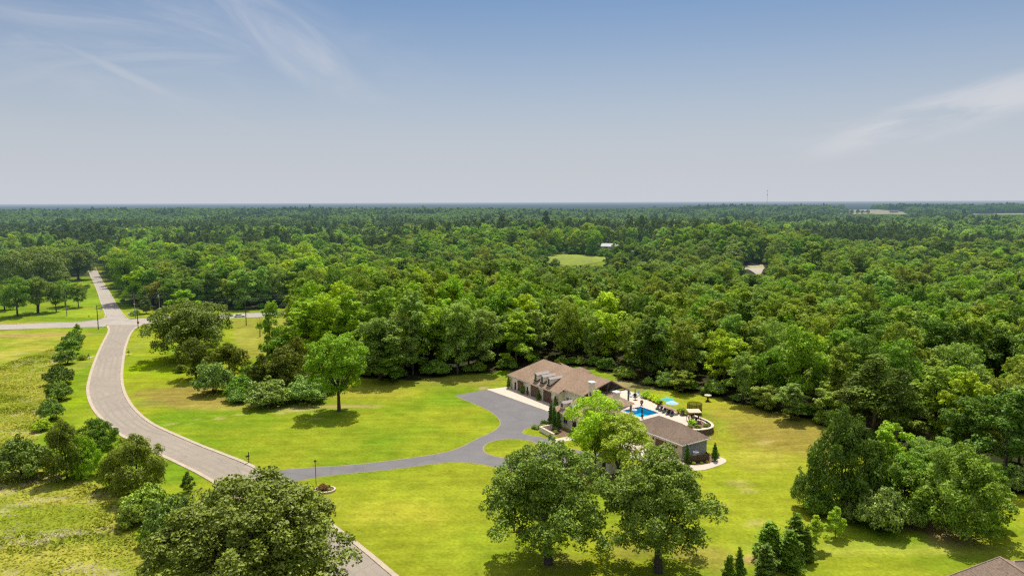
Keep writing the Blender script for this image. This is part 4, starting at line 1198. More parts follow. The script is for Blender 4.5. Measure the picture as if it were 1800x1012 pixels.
SH = shingle('brown_shingles', (.315, .215, .145)); SH2 = shingle('grey_brown_shingles', (.225, .162, .12))
CREAM = mat('cream_stucco', (.90, .79, .62), .9, 3, .05, nscale2=.4, namt2=.05)
TRIM = mat('cream_trim', (.74, .66, .54), .7); WHITE = mat('white_trim', (.82, .80, .76), .6)
DOORB = mat('brown_door', (.15, .09, .058), .6, 4, .15); DKW = mat('dark_wood', (.05, .036, .028), .7, 5, .2)
GLASS = mat('dark_glass', (.02, .025, .03), .12, spec=.6); GRN = mat('green_shutter', (.05, .10, .075), .5); METAL = mat('standing_seam', (.33, .285, .255), .7)
BEAM = mat('grey_timber', (.20, .16, .13), .8, 4, .15); BLACK = mat('black_metal', (.012, .012, .013), .5); SIDING = mat('grey_siding', (.40, .41, .43), .8, .6, .05)


def garage_door(parent, x0, x1, zt, y=0, m=DOORB, z0=0.02):
    d = MB(); w = x1 - x0; nr = 5; nc = 4
    d.box(((x0 + x1) / 2, y + .10, (z0 + zt) / 2), (w - .06, .06, zt - z0 - .04))
    for r in range(nr):
        for c in range(nc):
            cw = (w - .3) / nc; chh = (zt - .3) / nr
            d.box((x0 + .15 + cw * (c + .5), y + .065, .15 + chh * (r + .5)), (cw * .82, .03, chh * .74))
    o = d.build('garage_door', m, parent)
    f = MB()
    f.box(((x0 + x1) / 2, y + .02, zt + .09), (w + .36, .12, .18)); f.box((x0 - .09, y + .02, zt / 2), (.18, .12, zt)); f.box((x1 + .09, y + .02, zt / 2), (.18, .12, zt))
    f.build('door_frame', TRIM, o)
    return o


def entry_door(parent, x0, x1, zt, y=0, m=DKW):
    d = MB(); d.box(((x0 + x1) / 2, y + .07, zt / 2), (x1 - x0, .06, zt))
    for r in range(3): d.box(((x0 + x1) / 2, y + .035, .35 + r * .65), ((x1 - x0) * .65, .02, .45))
    o = d.build('door', m, parent)
    h = MB(); h.box((x1 - .1, y + .0, 1.0), (.05, .05, .16)); h.build('handle', METAL, o)
    return o


def lantern(parent, x, z, y=0):
    m_ = MB(); m_.box((x, y - .16, z), (.2, .2, .32), taper=.8); m_.box((x, y - .16, z + .2), (.26, .26, .06), taper=.3); m_.box((x, y - .05, z + .12), (.05, .18, .05))
    return m_.build('wall_lantern', BLACK, parent)


def window(parent, c, w, h, axis='y', side=-1):
    f = MB(); g = MB()
    x, y, z = c
    if axis == 'y':
        for dx, dz, ww, hh_ in ((0, h / 2, w + .16, .09), (0, -h / 2, w + .16, .09), (-w / 2, 0, .09, h), (w / 2, 0, .09, h), (0, 0, .05, h)): f.box((x + dx, y + side * .03, z + dz), (ww, .1, hh_))
        g.box((x, y + side * .012, z), (w, .04, h))
    else:
        for dy, dz, ww, hh_ in ((0, h / 2, w + .16, .09), (0, -h / 2, w + .16, .09), (-w / 2, 0, .09, h), (w / 2, 0, .09, h), (0, 0, .05, h)): f.box((x + side * .03, y + dy, z + dz), (.1, ww, hh_))
        g.box((x + side * .012, y, z), (.04, w, h))
    o = f.build('window', WHITE, parent); g.build('pane', GLASS, o)
    return o


house = empty('ranch_house', (HO[0], HO[1], 0), 'long cream house with brown shingle roof, three garage doors and three roof dormers', 'house', rz=HANG)


def wall_with_holes(mb, x0, x1, y, z1, holes, depth=.2):
    """front wall (facing -y) with rectangular openings from the ground up"""
    xs = x0
    for a, b, zt in sorted(holes):
        mb.box(((xs + a) / 2, y + depth / 2, z1 / 2 - .5), (a - xs, depth, z1 + 1))
        mb.box(((a + b) / 2, y + depth / 2, (zt + z1) / 2), (b - a, depth, z1 - zt)); xs = b
    mb.box(((xs + x1) / 2, y + depth / 2, z1 / 2 - .5), (x1 - xs, depth, z1 + 1))


W1 = MB()
wall_with_holes(W1, 0, 22, 0, 3.72, [(2.05, 2.95, 2.1), (3.6, 6.4, 2.95), (7.75, 8.6, 2.1), (9.7, 13.2, 2.95), (15.3, 18.85, 2.95), (19.95, 20.85, 2.1)])
W1.prism([(0, .2), (.2, .2), (.2, 15), (0, 15)], -1, 3.72)
W1.prism([(21.8, .2), (22, .2), (22, 1.6), (21.8, 1.6)], -1, 3.72)
W1.prism([(22, 1.6), (27, 1.6), (27, 1.8), (22, 1.8)], -1, 4.45)
W1.prism([(.2, 14.8), (26, 14.8), (26, 15), (.2, 15)], -1, 3.72)
W1.add([(26, 1.8, -1), (26, 14.8, -1), (26, 14.8, 3.75), (26, 7.8, 7.5), (26, 1.8, 4.4), (26.2, 1.8, -1), (26.2, 14.8, -1), (26.2, 14.8, 3.75), (26.2, 7.8, 7.5), (26.2, 1.8, 4.4)],
       [(4, 3, 2, 1, 0), (5, 6, 7, 8, 9), (0, 1, 6, 5), (1, 2, 7, 6), (2, 3, 8, 7), (3, 4, 9, 8), (4, 0, 5, 9)])
W1.prism([(31, -8.4), (43.5, -8.4), (43.5, 2.0), (31, 2.0)], -1, 3.25)
W1.prism([(27, 1.6), (30.9, 1.6), (30.9, 4), (27, 4)], -1, 3.9)
W1.build('wall', CREAM, house)
zr, ze = 7.75, 3.62
ye = -.55; s_ = (zr - ze) / (7.8 - ye)
ym = 15.6 + .55
zj = ze + s_ * (1.1 - ye)
RF = MB()
RF.shell([[(-.6, ye, ze), (22.6, ye, ze), (22.6, 1.1, zj), (29.6, 1.1, zj), (32.3, 7.8, zr), (4.6, 7.8, zr)],
          [(-.6, ye, ze), (4.6, 7.8, zr), (-.6, 15.7, ze)],
          [(-.6, 15.7, ze), (4.6, 7.8, zr), (32.3, 7.8, zr), (30.2, 15.7, ze)]], .16)
RF.build('roof', SH, house)
r2 = MB()   # rear wing behind the ridge, seen over it
r2.shell([[(8.6, 9.2, 7.0), (8.6, 15, 3.9), (10.4, 15, 5.0), (10.4, 8.6, 7.95)], [(10.4, 8.6, 7.95), (10.4, 15, 5.0), (12.2, 15, 3.9), (12.2, 9.2, 7.0)]], .12)
r2.shell([[(8.8, 13.6, 4.5), (13.4, 13.6, 4.5), (11.8, 15.7, 5.75), (10.4, 15.7, 5.75)], [(13.4, 13.6, 4.5), (13.4, 17.8, 4.5), (11.8, 15.7, 5.75)], [(13.4, 17.8, 4.5), (8.8, 17.8, 4.5), (10.4, 15.7, 5.75), (11.8, 15.7, 5.75)], [(8.8, 17.8, 4.5), (8.8, 13.6, 4.5), (10.4, 15.7, 5.75)]], .12)
r2.build('rear_roof', SH, house)
r2w = MB(); r2w.prism([(9.2, 15.1), (13.0, 15.1), (13.0, 17.4), (9.2, 17.4)], -1, 4.4); r2w.build('rear_wall', CREAM, house)
fa = MB()
fa.box((11, ye - .02, ze - .16), (23.2, .05, .2)); fa.box((-.62, 7.6, ze - .16), (.05, 16.2, .2)); fa.box((26.1, 1.08, zj - .16), (7.0, .05, .2))
fa.build('fascia', TRIM, house)
for a, b, zt in ((3.6, 6.4, 2.95), (9.7, 13.2, 2.95), (15.3, 18.85, 2.95)): garage_door(house, a, b, zt)
for a, b in ((2.05, 2.95), (7.75, 8.6), (19.95, 20.85)): entry_door(house, a, b, 2.1)
for x in (5.0, 11.4, 17.1): lantern(house, x, 3.2)
window(house, (23.4, 1.6, 1.9), 1.0, 1.2); window(house, (25, 1.6, 1.9), 1.4, 1.2)
dp = MB(); dp.tube([(21.9, -.08, 3.4), (21.9, -.08, -.1)], .06, 6); dp.build('downspout', TRIM, house)
# dormers
for x in (11.2, 14.0, 16.9):
    y0 = .55; z0 = ze + s_ * (y0 - ye); hw = .72; hz = 1.75; zt = z0 + hz
    y1 = y0 + hz / s_
    d = MB()
    d.add([(x - hw, y0, z0 - .1), (x + hw, y0, z0 - .1), (x + hw, y0, zt), (x, y0, zt + .38), (x - hw, y0, zt), (x - hw, y1, zt), (x + hw, y1, zt), (x, y1 + .6, zt + .38)],
          [(0, 1, 2, 3, 4), (1, 6, 2), (0, 4, 5), (2, 6, 7, 3), (4, 3, 7, 5)])
    do = d.build('dormer', CREAM, house)
    rr = MB(); rr.shell([[(x - hw - .16, y0 - .2, zt - .05), (x, y0 - .2, zt + .42), (x, y1 + .9, zt + .42), (x - hw - .16, y1, zt - .05)], [(x, y0 - .2, zt + .42), (x + hw + .16, y0 - .2, zt - .05), (x + hw + .16, y1, zt - .05), (x, y1 + .9, zt + .42)]], .07)
    rr.build('dormer_roof', METAL, do)
    sk = MB(); sk.box((x, y0 - .03, z0 + .08), (hw * 2 + .2, .06, .34))
    for sx in (-1, 1): sk.add([(x + sx * (hw + .05), y0, z0 - .05), (x + sx * (hw + .05), y1, zt - .1), (x + sx * (hw + .05), y1 - .5, zt - .1), (x + sx * (hw + .05), y0, z0 + .28)], [(0, 1, 2, 3)])
    sk.build('flashing', BLACK, do)
    wn = MB(); pts = [(x - .36, z0 + .38), (x + .36, z0 + .38), (x + .36, zt - .35)] + [(x + .36 * math.cos(a), zt - .35 + .34 * math.sin(a)) for a in np.linspace(0, PI, 9)[1:-1]] + [(x - .36, zt - .35)]
    wn.add([(px, y0 - .02, pz) for px, pz in pts] + [(px, y0 - .06, pz) for px, pz in pts], [tuple(range(len(pts))), tuple(range(len(pts), 2 * len(pts)))[::-1]] + [(i, (i + 1) % len(pts), len(pts) + (i + 1) % len(pts), len(pts) + i) for i in range(len(pts))])
    wn.build('arched_window', GRN, do)
# gable truss and porch at the terrace end
tr = MB()
gx = 31.2
for p, q in (((29.8, .9, zj - .1), (gx + .9, 7.8, zr - .25)), ((30.3, 15.6, ze - .05), (gx + .9, 7.8, zr - .25)), ((29.9, 1.2, zj - .35), (30.2, 15.3, zj - .35)), ((30.4, 7.8, zj - .3), (31.6, 7.8, zr - .3)), ((30.4, 7.8, zj - .3), (30.7, 4.4, 5.9)), ((30.4, 7.8, zj - .3), (30.9, 11.3, 5.8))):
    tr.tube([p, q], .15, 4)
tr.build('gable_truss', BEAM, house)
gb = MB(); gb.add([(29.4, 2.2, zj - .2), (29.6, 14.4, zj - .2), (30.9, 7.8, zr - .35)], [(0, 1, 2)]); gb.build('gable_panel', DKW, house)
for p in ((30.2, 15.2), (29.9, 1.4), (30.1, 11.2)):
    m_ = MB(); m_.box((p[0], p[1], 2.0), (.32, .32, zj if p[1] < 8 else 3.7)); m_.build('porch_post', BEAM, house)
# centre block with hipped roof and covered porch
cr = MB(); x0, x1, y0, y1 = 30.4, 44.2, -9.1, 2.6; ec = 3.3; zc = 6.45; ym_ = -3.25
cr.shell([[(x0, y0, ec), (x1, y0, ec), (x1 - 5.9, ym_, zc), (x0 + 5.9, ym_, zc)], [(x1, y0, ec), (x1, y1, ec), (x1 - 5.9, ym_, zc)], [(x1, y1, ec), (x0, y1, ec), (x0 + 5.9, ym_, zc), (x1 - 5.9, ym_, zc)], [(x0, y1, ec), (x0, y0, ec), (x0 + 5.9, ym_, zc)]], .16)
cr.build('centre_roof', SH, house)
pr = MB(); px1, py1 = 38.2, 9.7; pxm = 34.3; pz = 5.05
pr.shell([[(px1, -1.5, ec + .02), (px1, py1, ec + .02), (pxm, py1 - 2.9, pz), (pxm, -1.5, pz)], [(px1, py1, ec + .02), (x0 + .02, py1, ec + .02), (pxm, py1 - 2.9, pz)], [(x0 + .02, py1, ec + .02), (x0 + .02, -1.5, ec + .02), (pxm, -1.5, pz), (pxm, py1 - 2.9, pz)]], .15)
pr.build('porch_roof', SH, house)
cf = MB(); cf.box((pxm, py1 + .03, ec - .15), (7.9, .05, .22)); cf.box((px1 + .03, 6.2, ec - .15), (.05, 7.0, .22)); cf.box((x1 + .02, -3.2, ec - .17), (.05, 11.6, .22)); cf.box((37.3, y0 - .02, ec - .17), (13.9, .05, .22)); cf.build('fascia', TRIM, house)
for p in ((31, 9.2), (37.6, 9.2), (37.6, 3.4)):
    m_ = MB(); m_.box((p[0], p[1], 1.65), (.42, .42, 3.1)); m_.box((p[0], p[1], .6), (.56, .56, .8)); m_.build('porch_post', mat('post_stone', (.36, .29, .23), .9, 4, .2), house)
for x in (33.6, 37.0):
    yq = -8.0; z0 = ec + (yq - y0) * (zc - ec) / 5.85
    d = MB(); hw = .62; zt = z0 + 1.25; yb = yq + 1.25 / ((zc - ec) / 5.85)
    d.add([(x - hw, yq, z0 - .1), (x + hw, yq, z0 - .1), (x + hw, yq, zt), (x, yq, zt + .3), (x - hw, yq, zt), (x - hw, yb, zt), (x + hw, yb, zt), (x, yb + .5, zt + .3)], [(0, 1, 2, 3, 4), (1, 6, 2), (0, 4, 5), (2, 6, 7, 3), (4, 3, 7, 5)])
    do = d.build('dormer', CREAM, house)
    rr = MB(); rr.shell([[(x - hw - .14, yq - .2, zt - .05), (x, yq - .2, zt + .35), (x, yb + .8, zt + .35), (x - hw - .14, yb, zt - .05)], [(x, yq - .2, zt + .35), (x + hw + .14, yq - .2, zt - .05), (x + hw + .14, yb, zt - .05), (x, yb + .8, zt + .35)]], .07); rr.build('dormer_roof', METAL, do)
    wn = MB(); wn.box((x, yq - .03, z0 + .7), (.6, .05, .8)); wn.build('window', GRN, do)
for x, y, zb, zt in ((32.9, 1.2, 3.8, 8.35), (40.4, 2.2, 4.2, 7.55)):
    m_ = MB(); m_.box((x, y, (zb + zt) / 2), (1.25, .95, zt - zb)); ch = m_.build('chimney', CREAM, house)
    m_ = MB(); m_.box((x, y, zt + .08), (1.75, 1.4, .16)); m_.box((x, y, zt + .2), (1.5, 1.15, .08)); m_.build('chimney_cap', WHITE, ch)
m_ = MB()
for k in range(4): m_.tube([(35.4 + k * .62, -1.4 - k * .3, 6.0), (35.4 + k * .62, -1.4 - k * .3, 7.15 - .04 * k)], .09, 6)
m_.build('vent_pipe', BLACK, house)
for x in (33, 35.5, 41.5): window(house, (x, -8.4, 1.7), 1.3, 1.6)
entry_door(house, 38, 39.3, 2.3, -8.5)
# low front wall, pots, hedge at the front
lw = empty('low_wall', (*HL(34.4, -14.6), 0), 'low cream garden wall with pale cap beside the front walk', 'wall', rz=HANG + R_(-4))
m_ = MB(); m_.box((2.8, 0, .5), (5.6, .35, 1.0)); m_.box((0, 1.6, .5), (.35, 3.0, 1.0)); m_.build('wall', CREAM, lw)
m_ = MB(); m_.box((2.8, 0, 1.05), (5.8, .5, .1)); m_.box((0, 1.76, 1.05), (.5, 3.0, .1)); m_.build('cap', mat('cap_stone', None), lw)
POTM = mat('grey_planter', (.16, .15, .14), .7)
PG = 'planters on the ground'


def potplant(a, b, label, s=1.0, flower=None, z=0, grp=PG, pot=POTM, square=True):
    p = HL(a, b); e = empty('planter', (*p, z), label, 'planter', grp, HANG)
    m_ = MB()
    if square: m_.box((0, 0, .28 * s), (.5 * s, .5 * s, .56 * s), taper=1.15)
    else: m_.lathe([(.16 * s, 0), (.2 * s, .05), (.12 * s, .12 * s), (.32 * s, .5 * s), (.36 * s, .56 * s)], 12)
    m_.build('pot', pot, e)
    r = np.random.default_rng(int(a * 100)); V_, F_, lv, hu = leaves([(0, 0, .8 * s, .36 * s, .34 * s), (.1, .05, .95 * s, .25 * s, .25 * s)], 500, .06, r)
    c = link_mesh('crown', np_mesh('pot_plant', V_, F_, LEAF, {'lv': ('FLOAT', lv), 'hu': ('FLOAT', hu * 0)}), e); c['tint'] = list(flower or FRESH)
    return e


potplant(40.0, -16.0, 'left of the two square planters where the front walk meets the driveway'); potplant(41.8, -16.4, 'right of the two square planters where the front walk meets the driveway')
potplant(32.7, 17.3, 'urn with reddish plant on the terrace behind the pool', 1.1, (.05, .025, .02), .25, square=False, pot=mat('brown_urn', (.13, .08, .06), .7))
for a, b, l in ((8.95, -.5, 'pink flowering planter beside the middle garage door'), (19.3, -.5, 'pink flowering planter beside the right-hand garage door of the house')): potplant(a, b, l, .9, (.08, .03, .04), .04, square=False)
potplant(44.2, 19.3, 'pink flower pot on the terrace near the canopy', 1.2, (.09, .028, .05), .25, square=False); potplant(47.6, 19.0, 'magenta flower pot beside the canopy post', 1.3, (.085, .022, .045), .25, square=False); potplant(40.6, 10.0, 'planter with red flowers at the near edge of the pool', .8, (.06, .02, .02), .25, square=False)
AG = 'columnar evergreens planted close to the buildings'
for a, b, h_, w_, l in ((.35, -.75, 3.4, 1.3, 'narrow evergreen at the far left corner of the long house'), (6.95, -.7, 2.9, 1.35, 'cone evergreen between the first and middle garage doors'), (14.3, -.7, 2.9, 1.35, 'cone evergreen between the middle and right garage doors'), (21.4, -.7, 2.9, 1.3, 'cone evergreen at the right end of the garage wall'),
                        (65.2, -1.7, 3.6, 1.35, 'left of the two evergreens at the grey end wall of the garage'), (66.1, -2.6, 3.3, 1.1, 'right, slimmer evergreen at the grey end wall of the garage'), (67.7, 3.3, 3.7, 1.35, 'evergreen column right of the brown fence'),
                        (33.0, -10.6, 5.6, 1.6, 'tall dark ivy-green column at the front corner of the house'), (34.6, -10.9, 5.2, 1.6, 'dark column second from the front corner of the house'), (36.4, -11.0, 4.6, 1.5, 'dark column by the front windows half behind the lime tree')):
    p = HL(a, b); plant('arborvitae', 'thuja%d' % (int(a) % 2), p[0], p[1], h_, w_, (.03, .05, .02) if a > 60 or a > 30 else (.05, .08, .022), l, 'evergreen', AG)
for a, b, h_, w_, l, tn in ((33, -12.9, 1.2, 2.0, 'low shrub behind the low cream wall', OLIVE), (31.8, -11.5, 1.6, 2.2, 'rounded shrub at the corner bed by the driveway', DARK), (37.6, -12.8, .9, 1.4, 'little shrub inside the front bed', FRESH), (32.2, -14.2, .8, 2.4, 'clipped low hedge curving round the front bed', MID),
                            (28.6, 22.9, 2.1, 2.8, 'bright shrub beside the timber porch post', (.14, .19, .03)), (30.9, 22.8, 1.7, 2.4, 'first of the three bright shrubs in the back bed', (.18, .21, .03)), (32.7, 22.3, 1.6, 2.2, 'second of the three bright shrubs in the back bed', (.18, .2, .03)), (34.2, 21.8, 1.6, 2.1, 'third of the three bright shrubs in the back bed', (.16, .2, .03)),
                            (42.6, 20.4, 1.7, 1.9, 'bright shrub behind the pale blue parasol', (.15, .19, .03)), (43.9, 20.2, 1.9, 2.2, 'bright rounded shrub between parasols and netted trampoline', (.15, .19, .03)), (50.0, 16.2, 1.5, 2.2, 'bright shrub in the bed in front of the canopy', (.14, .2, .02)),
                            (52.3, 15.5, .8, 1.6, 'grassy plants inside the curved wall', GREY), (53.0, 17.6, .9, 1.6, 'grey grassy plants at the rounded end of the curved wall', GREY), (51.3, 14.2, .8, 1.4, 'low plants at the near end of the curved wall', GREY),
                            (66.7, -1.5, .7, .9, 'pale small plant at the left end of the brown fence', YELL), (67.3, 0.0, .5, .8, 'small plant below the middle of the brown fence', FRESH), (67.6, 1.3, .6, .8, 'small plant at the right end of the brown fence', LIME), (66.2, 5.2, 1.6, 1.8, 'light green shrub behind the brown fence', FRESH)):
    p = HL(a, b); plant('shrub', 'bush%d' % (int(abs(a * 7)) % 4), p[0], p[1], h_, w_, tn, l, 'shrub', 'garden shrubs', z=(.25 if 20 < a < 53.5 and b > 12 else None))

# ------------------------------------------------------------------ two-door garage
gar = empty('garage', (*HL(47.9, -1.5), 0), 'separate garage with brown hipped roof, two brown doors and a grey end wall', 'garage', rz=HANG)
X1 = 15.4; Y1 = 7.4
g_ = MB(); wall_with_holes(g_, .4, X1, .45, 2.75, [(8.1, 10.6, 2.15), (11.2, 13.6, 2.15)]); g_.prism([(.4, .65), (.6, .65), (.6, Y1), (.4, Y1)], -1.5, 2.75); g_.prism([(.6, Y1 - .2), (X1 - .25, Y1 - .2), (X1 - .25, Y1), (.6, Y1)], -1.5, 2.75)
g_.build('wall', mat('tan_stucco', (.60, .50, .35), .9, 3, .06), gar)
g_ = MB(); g_.prism([(X1 - .2, .655), (X1, .655), (X1, Y1 + .1), (X1 - .2, Y1 + .1)], -1.8, 2.75)
for k in range(14): g_.box((X1 + .012, Y1 / 2 + .4, -.9 + k * .27), (.03, Y1 - .6, .02))
g_.build('end_wall', SIDING, gar)
g_ = MB(); xa, xb, ya, yb = 0, 15.95, -.05, 8.0; ez, rz_ = 2.86, 5.5
g_.shell([[(xa, ya, ez), (xb, ya, ez), (xb - 4.1, 4, rz_), (xa + 5.4, 4, rz_)], [(xb, ya, ez), (xb, yb, ez), (xb - 4.1, 4, rz_)], [(xb, yb, ez), (xa, yb, ez), (xa + 5.4, 4, rz_), (xb - 4.1, 4, rz_)], [(xa, yb, ez), (xa, ya, ez), (xa + 5.4, 4, rz_)]], .1)
g_.build('roof', SH2, gar)
g_ = MB(); g_.box((8, ya - .03, ez - .1), (16.1, .06, .2)); g_.box((xb + .03, 4, ez - .1), (.06, 8.2, .2)); g_.box((8, yb + .03, ez - .1), (16.1, .06, .2)); g_.box((xa - .03, 4, ez - .1), (.06, 8.2, .2)); g_.build('gutter', WHITE, gar)
g_ = MB(); g_.prism([(.1, .05), (15.8, .05), (15.8, 7.9), (.1, 7.9)], 2.751, 2.76); g_.build('soffit', WHITE, gar)
garage_door(gar, 8.1, 10.6, 2.15, .45); garage_door(gar, 11.2, 13.6, 2.15, .45)
for x in (7.6, 10.9, 13.95): lantern(gar, x, 1.85, .45)
fz = H1(*HL(66.5, 0))
fe = empty('wood_fence', (*HL(65.9, -2.5), fz), 'brown board fence screening the end wall of the garage', 'fence', rz=HANG + R_(71))
WF = mat('brown_boards', (.10, .065, .045), .85, 2, .25)
fm_ = MB()
for k in range(28): fm_.box((.1 + k * .166, 0, .82), (.15, .04, 1.55 + .03 * (k % 3)))
fm_.build('boards', WF, fe)
fm_ = MB(); fm_.box((2.3, .06, .35), (4.7, .05, .1)); fm_.box((2.3, .06, 1.3), (4.7, .05, .1)); fm_.build('rail', WF, fe)
for x in (-.03, 2.3, 4.73):
    fm_ = MB(); fm_.box((x, .02, .85), (.14, .14, 1.9)); fm_.build('post', WF, fe)
fe2 = empty('wood_fence', (*HL(67.3, 2.0), fz), 'short return of brown boards at the right end of the fence', 'fence', rz=HANG + R_(150))
fm_ = MB()
for k in range(10): fm_.box((.15 + k * .166, 0, .82), (.15, .04, 1.5))
fm_.build('boards', WF, fe2)
ac = empty('heat_pump', (*HL(65.0, 1.0), H1(*HL(65, 1))), 'pale grey outdoor air unit behind the brown fence', 'air conditioner', rz=HANG)
m_ = MB(); m_.box((0, 0, .75), (.85, .85, 1.5)); m_.build('case', mat('pale_grey_metal', (.62, .62, .60), .5), ac); m_ = MB(); m_.lathe([(.34, 1.505), (.34, 1.53), (.1, 1.55)], 14); m_.build('fan_grille', BLACK, ac)
# small building below the front trees
sh = empty('garden_shed', (*HL(58.6, -18.4), 0), 'small cream shed with gabled shingle roof half hidden by the front trees', 'shed', rz=HANG)
m_ = MB(); m_.prism([(0, 0), (3.2, 0), (3.2, 2.6), (0, 2.6)], -.3, 2.5); m_.add([(0, 0, 2.5), (0, 2.6, 2.5), (0, 1.3, 3.5), (3.2, 0, 2.5), (3.2, 2.6, 2.5), (3.2, 1.3, 3.5)], [(0, 2, 1), (3, 4, 5)]); m_.build('wall', CREAM, sh)
m_ = MB(); m_.shell([[(-.25, -.3, 2.3), (3.45, -.3, 2.3), (3.45, 1.3, 3.58), (-.25, 1.3, 3.58)], [(-.25, 1.3, 3.58), (3.45, 1.3, 3.58), (3.45, 2.9, 2.3), (-.25, 2.9, 2.3)]], .1); m_.build('roof', SH, sh)
m_ = MB(); m_.box((1.6, -.03, 1.0), (.9, .06, 2.0)); m_.build('door', DKW, sh)

# ------------------------------------------------------------------ terrace furniture
TZ = .25


def TL(a, b): return (*HL(a, b), TZ)


def parasol(a, b, col, label, h=2.5, r=1.5):
    e = empty('parasol', TL(a, b), label, 'parasol', 'parasols by the pool', random.uniform(0, 1))
    m_ = MB(); m_.tube([(0, 0, .1), (0, 0, h + .25)], .035, 8); m_.build('pole', WHITE, e)
    m_ = MB(); m_.lathe([(.32, 0), (.32, .06), (.1, .12), (.05, .16)], 14); m_.build('base', BLACK, e)
    m_ = MB(); nn = 8; vs = [(0, 0, h + .3)]
    for ring, (rf, zf) in enumerate(((.5, .19), (1.0, -.16))):
        for k in range(16):
            aa = 2 * PI * k / 16; sag = .0 if k % 2 == 0 else -.05 * rf
            vs.append((math.cos(aa) * r * rf * (1 if k % 2 == 0 else .96), math.sin(aa) * r * rf * (1 if k % 2 == 0 else .96), h + zf + sag))
    fs = [(0, 1 + k, 1 + (k + 1) % 16) for k in range(16)] + [(1 + k, 17 + k, 17 + (k + 1) % 16, 1 + (k + 1) % 16) for k in range(16)]
    m_.add(vs, fs); m_.build('canopy', mat('fabric_' + label.split()[0], col, .85), e)
    m_ = MB()
    for k in range(0, 16, 2):
        aa = 2 * PI * k / 16; m_.tube([(0, 0, h + .24), (math.cos(aa) * r * .98, math.sin(aa) * r * .98, h - .19)], .014, 4)
    m_.build('ribs', WHITE, e)


parasol(38.7, 20.0, (.07, .42, .40), 'teal parasol open over the loungers', 2.6); parasol(41.3, 18.9, (.36, .58, .78), 'pale blue parasol open next to the teal one', 2.5)
WICK = mat('dark_wicker', (.025, .022, .02), .7, 8, .3)


def lounger(a, b, rz, label):
    e = empty('sun_lounger', TL(a, b), label, 'sun lounger', 'loungers under the parasols', HANG + rz)
    m_ = MB(); m_.box((0, -.3, .3), (.65, 1.3, .1)); m_.build('seat', WICK, e)
    m_ = MB(); m_.box((0, .62, .55), (.65, .8, .08), rx=R_(42)); m_.build('backrest', WICK, e)
    for sx in (-.28, .28):
        for sy in (-.85, .3):
            m_ = MB(); m_.box((sx, sy, .13), (.06, .06, .26)); m_.build('leg', WICK, e)


for k, (a, b, rz) in enumerate(((37.2, 18.3, .5), (38.6, 17.9, .45), (40.0, 17.6, .5), (41.6, 17.3, .4), (43.0, 17.1, .55))):
    lounger(a, b, rz, ['dark lounger nearest the pool urn', 'dark lounger second from the urn under the teal parasol', 'dark lounger in the middle of the row', 'dark lounger under the pale blue parasol', 'dark lounger at the canopy end of the row'][k])
AQ = mat('pale_aqua_paint', (.42, .66, .72), .6)


def adirondack(a, b, rz, label):
    e = empty('adirondack_chair', TL(a, b), label, 'chair', 'pale blue chairs around the fire pit', HANG + rz)
    m_ = MB(); m_.box((0, 0, .36), (.56, .62, .05), rx=R_(8)); m_.build('seat', AQ, e)
    m_ = MB()
    for k in range(5): m_.box((-.24 + k * .12, .46, .78), (.1, .03, .95 - .06 * abs(k - 2)), rx=R_(-18))
    m_.build('backrest', AQ, e)
    for sx in (-.33, .33):
        m_ = MB(); m_.box((sx, .02, .56), (.13, .8, .03)); m_.build('armrest', AQ, e)
        m_ = MB(); m_.box((sx, -.3, .28), (.06, .08, .56)); m_.build('leg', AQ, e); m_ = MB(); m_.box((sx * .85, .3, .2), (.05, .5, .1), rx=R_(-20)); m_.build('leg', AQ, e)


adirondack(25.6, 20.4, 1.7, 'pale blue chair closest to the timber porch post'); adirondack(25.9, 22.4, .2, 'pale blue chair behind the fire pit'); adirondack(27.7, 22.0, -.9, 'pale blue chair on the shrub side of the fire pit')
fp = empty('chiminea', TL(26.6, 20.8), 'dark outdoor fireplace with slim chimney between the pale blue chairs', 'fireplace')
m_ = MB(); m_.lathe([(.3, .25), (.45, .45), (.46, .75), (.3, 1.0), (.12, 1.15)], 14); m_.build('bowl', BLACK, fp); m_ = MB(); m_.tube([(0, 0, 1.1), (0, 0, 2.1)], .11, 10); m_.build('chimney', BLACK, fp)
for k in range(3):
    m_ = MB(); m_.tube([(.25 * math.cos(k * 2.1), .25 * math.sin(k * 2.1), .35), (.36 * math.cos(k * 2.1), .36 * math.sin(k * 2.1), 0)], .03, 6); m_.build('leg', BLACK, fp)
dt = empty('patio_table', TL(28.4, 19.3), 'small dark round table between fire pit and pool', 'table')
m_ = MB(); m_.lathe([(.55, .68), (.58, .7), (.56, .73)], 18); m_.build('tabletop', BLACK, dt); m_ = MB(); m_.tube([(0, 0, .05), (0, 0, .68)], .05, 8); m_.lathe([(.3, 0), (.28, .05)], 12); m_.build('pedestal', BLACK, dt)
gr = empty('barbecue_grill', TL(35.6, 20.9), 'black kettle grill in the bed behind the pool', 'grill')
m_ = MB(); m_.lathe([(.1, .6), (.34, .75), (.4, .95), (.36, 1.1), (.1, 1.25)], 14); m_.build('kettle', BLACK, gr)
for k in range(3):
    m_ = MB(); m_.tube([(.15 * math.cos(k * 2.1), .15 * math.sin(k * 2.1), .72), (.38 * math.cos(k * 2.1), .38 * math.sin(k * 2.1), 0)], .025, 5); m_.build('leg', BLACK, gr)
ft = empty('pool_pole', (*HL(38.4, 12.0), -.2), 'dark slender fountain figure standing in the pool', 'fountain')
m_ = MB(); m_.lathe([(.26, 0), (.22, .25), (.12, .5), (.18, 1.0), (.2, 1.45), (.1, 1.75), (.13, 1.95), (.05, 2.15)], 10); m_.build('figure', BLACK, ft); m_ = MB(); m_.lathe([(.34, -.9), (.34, .02), (.28, .1)], 12); m_.build('base', BLACK, ft)
ft.name = 'fountain_figure'
fl = empty('pool_float', (*HL(34.6, 13.0), .1), 'white float on the water beside the porch post', 'pool float')
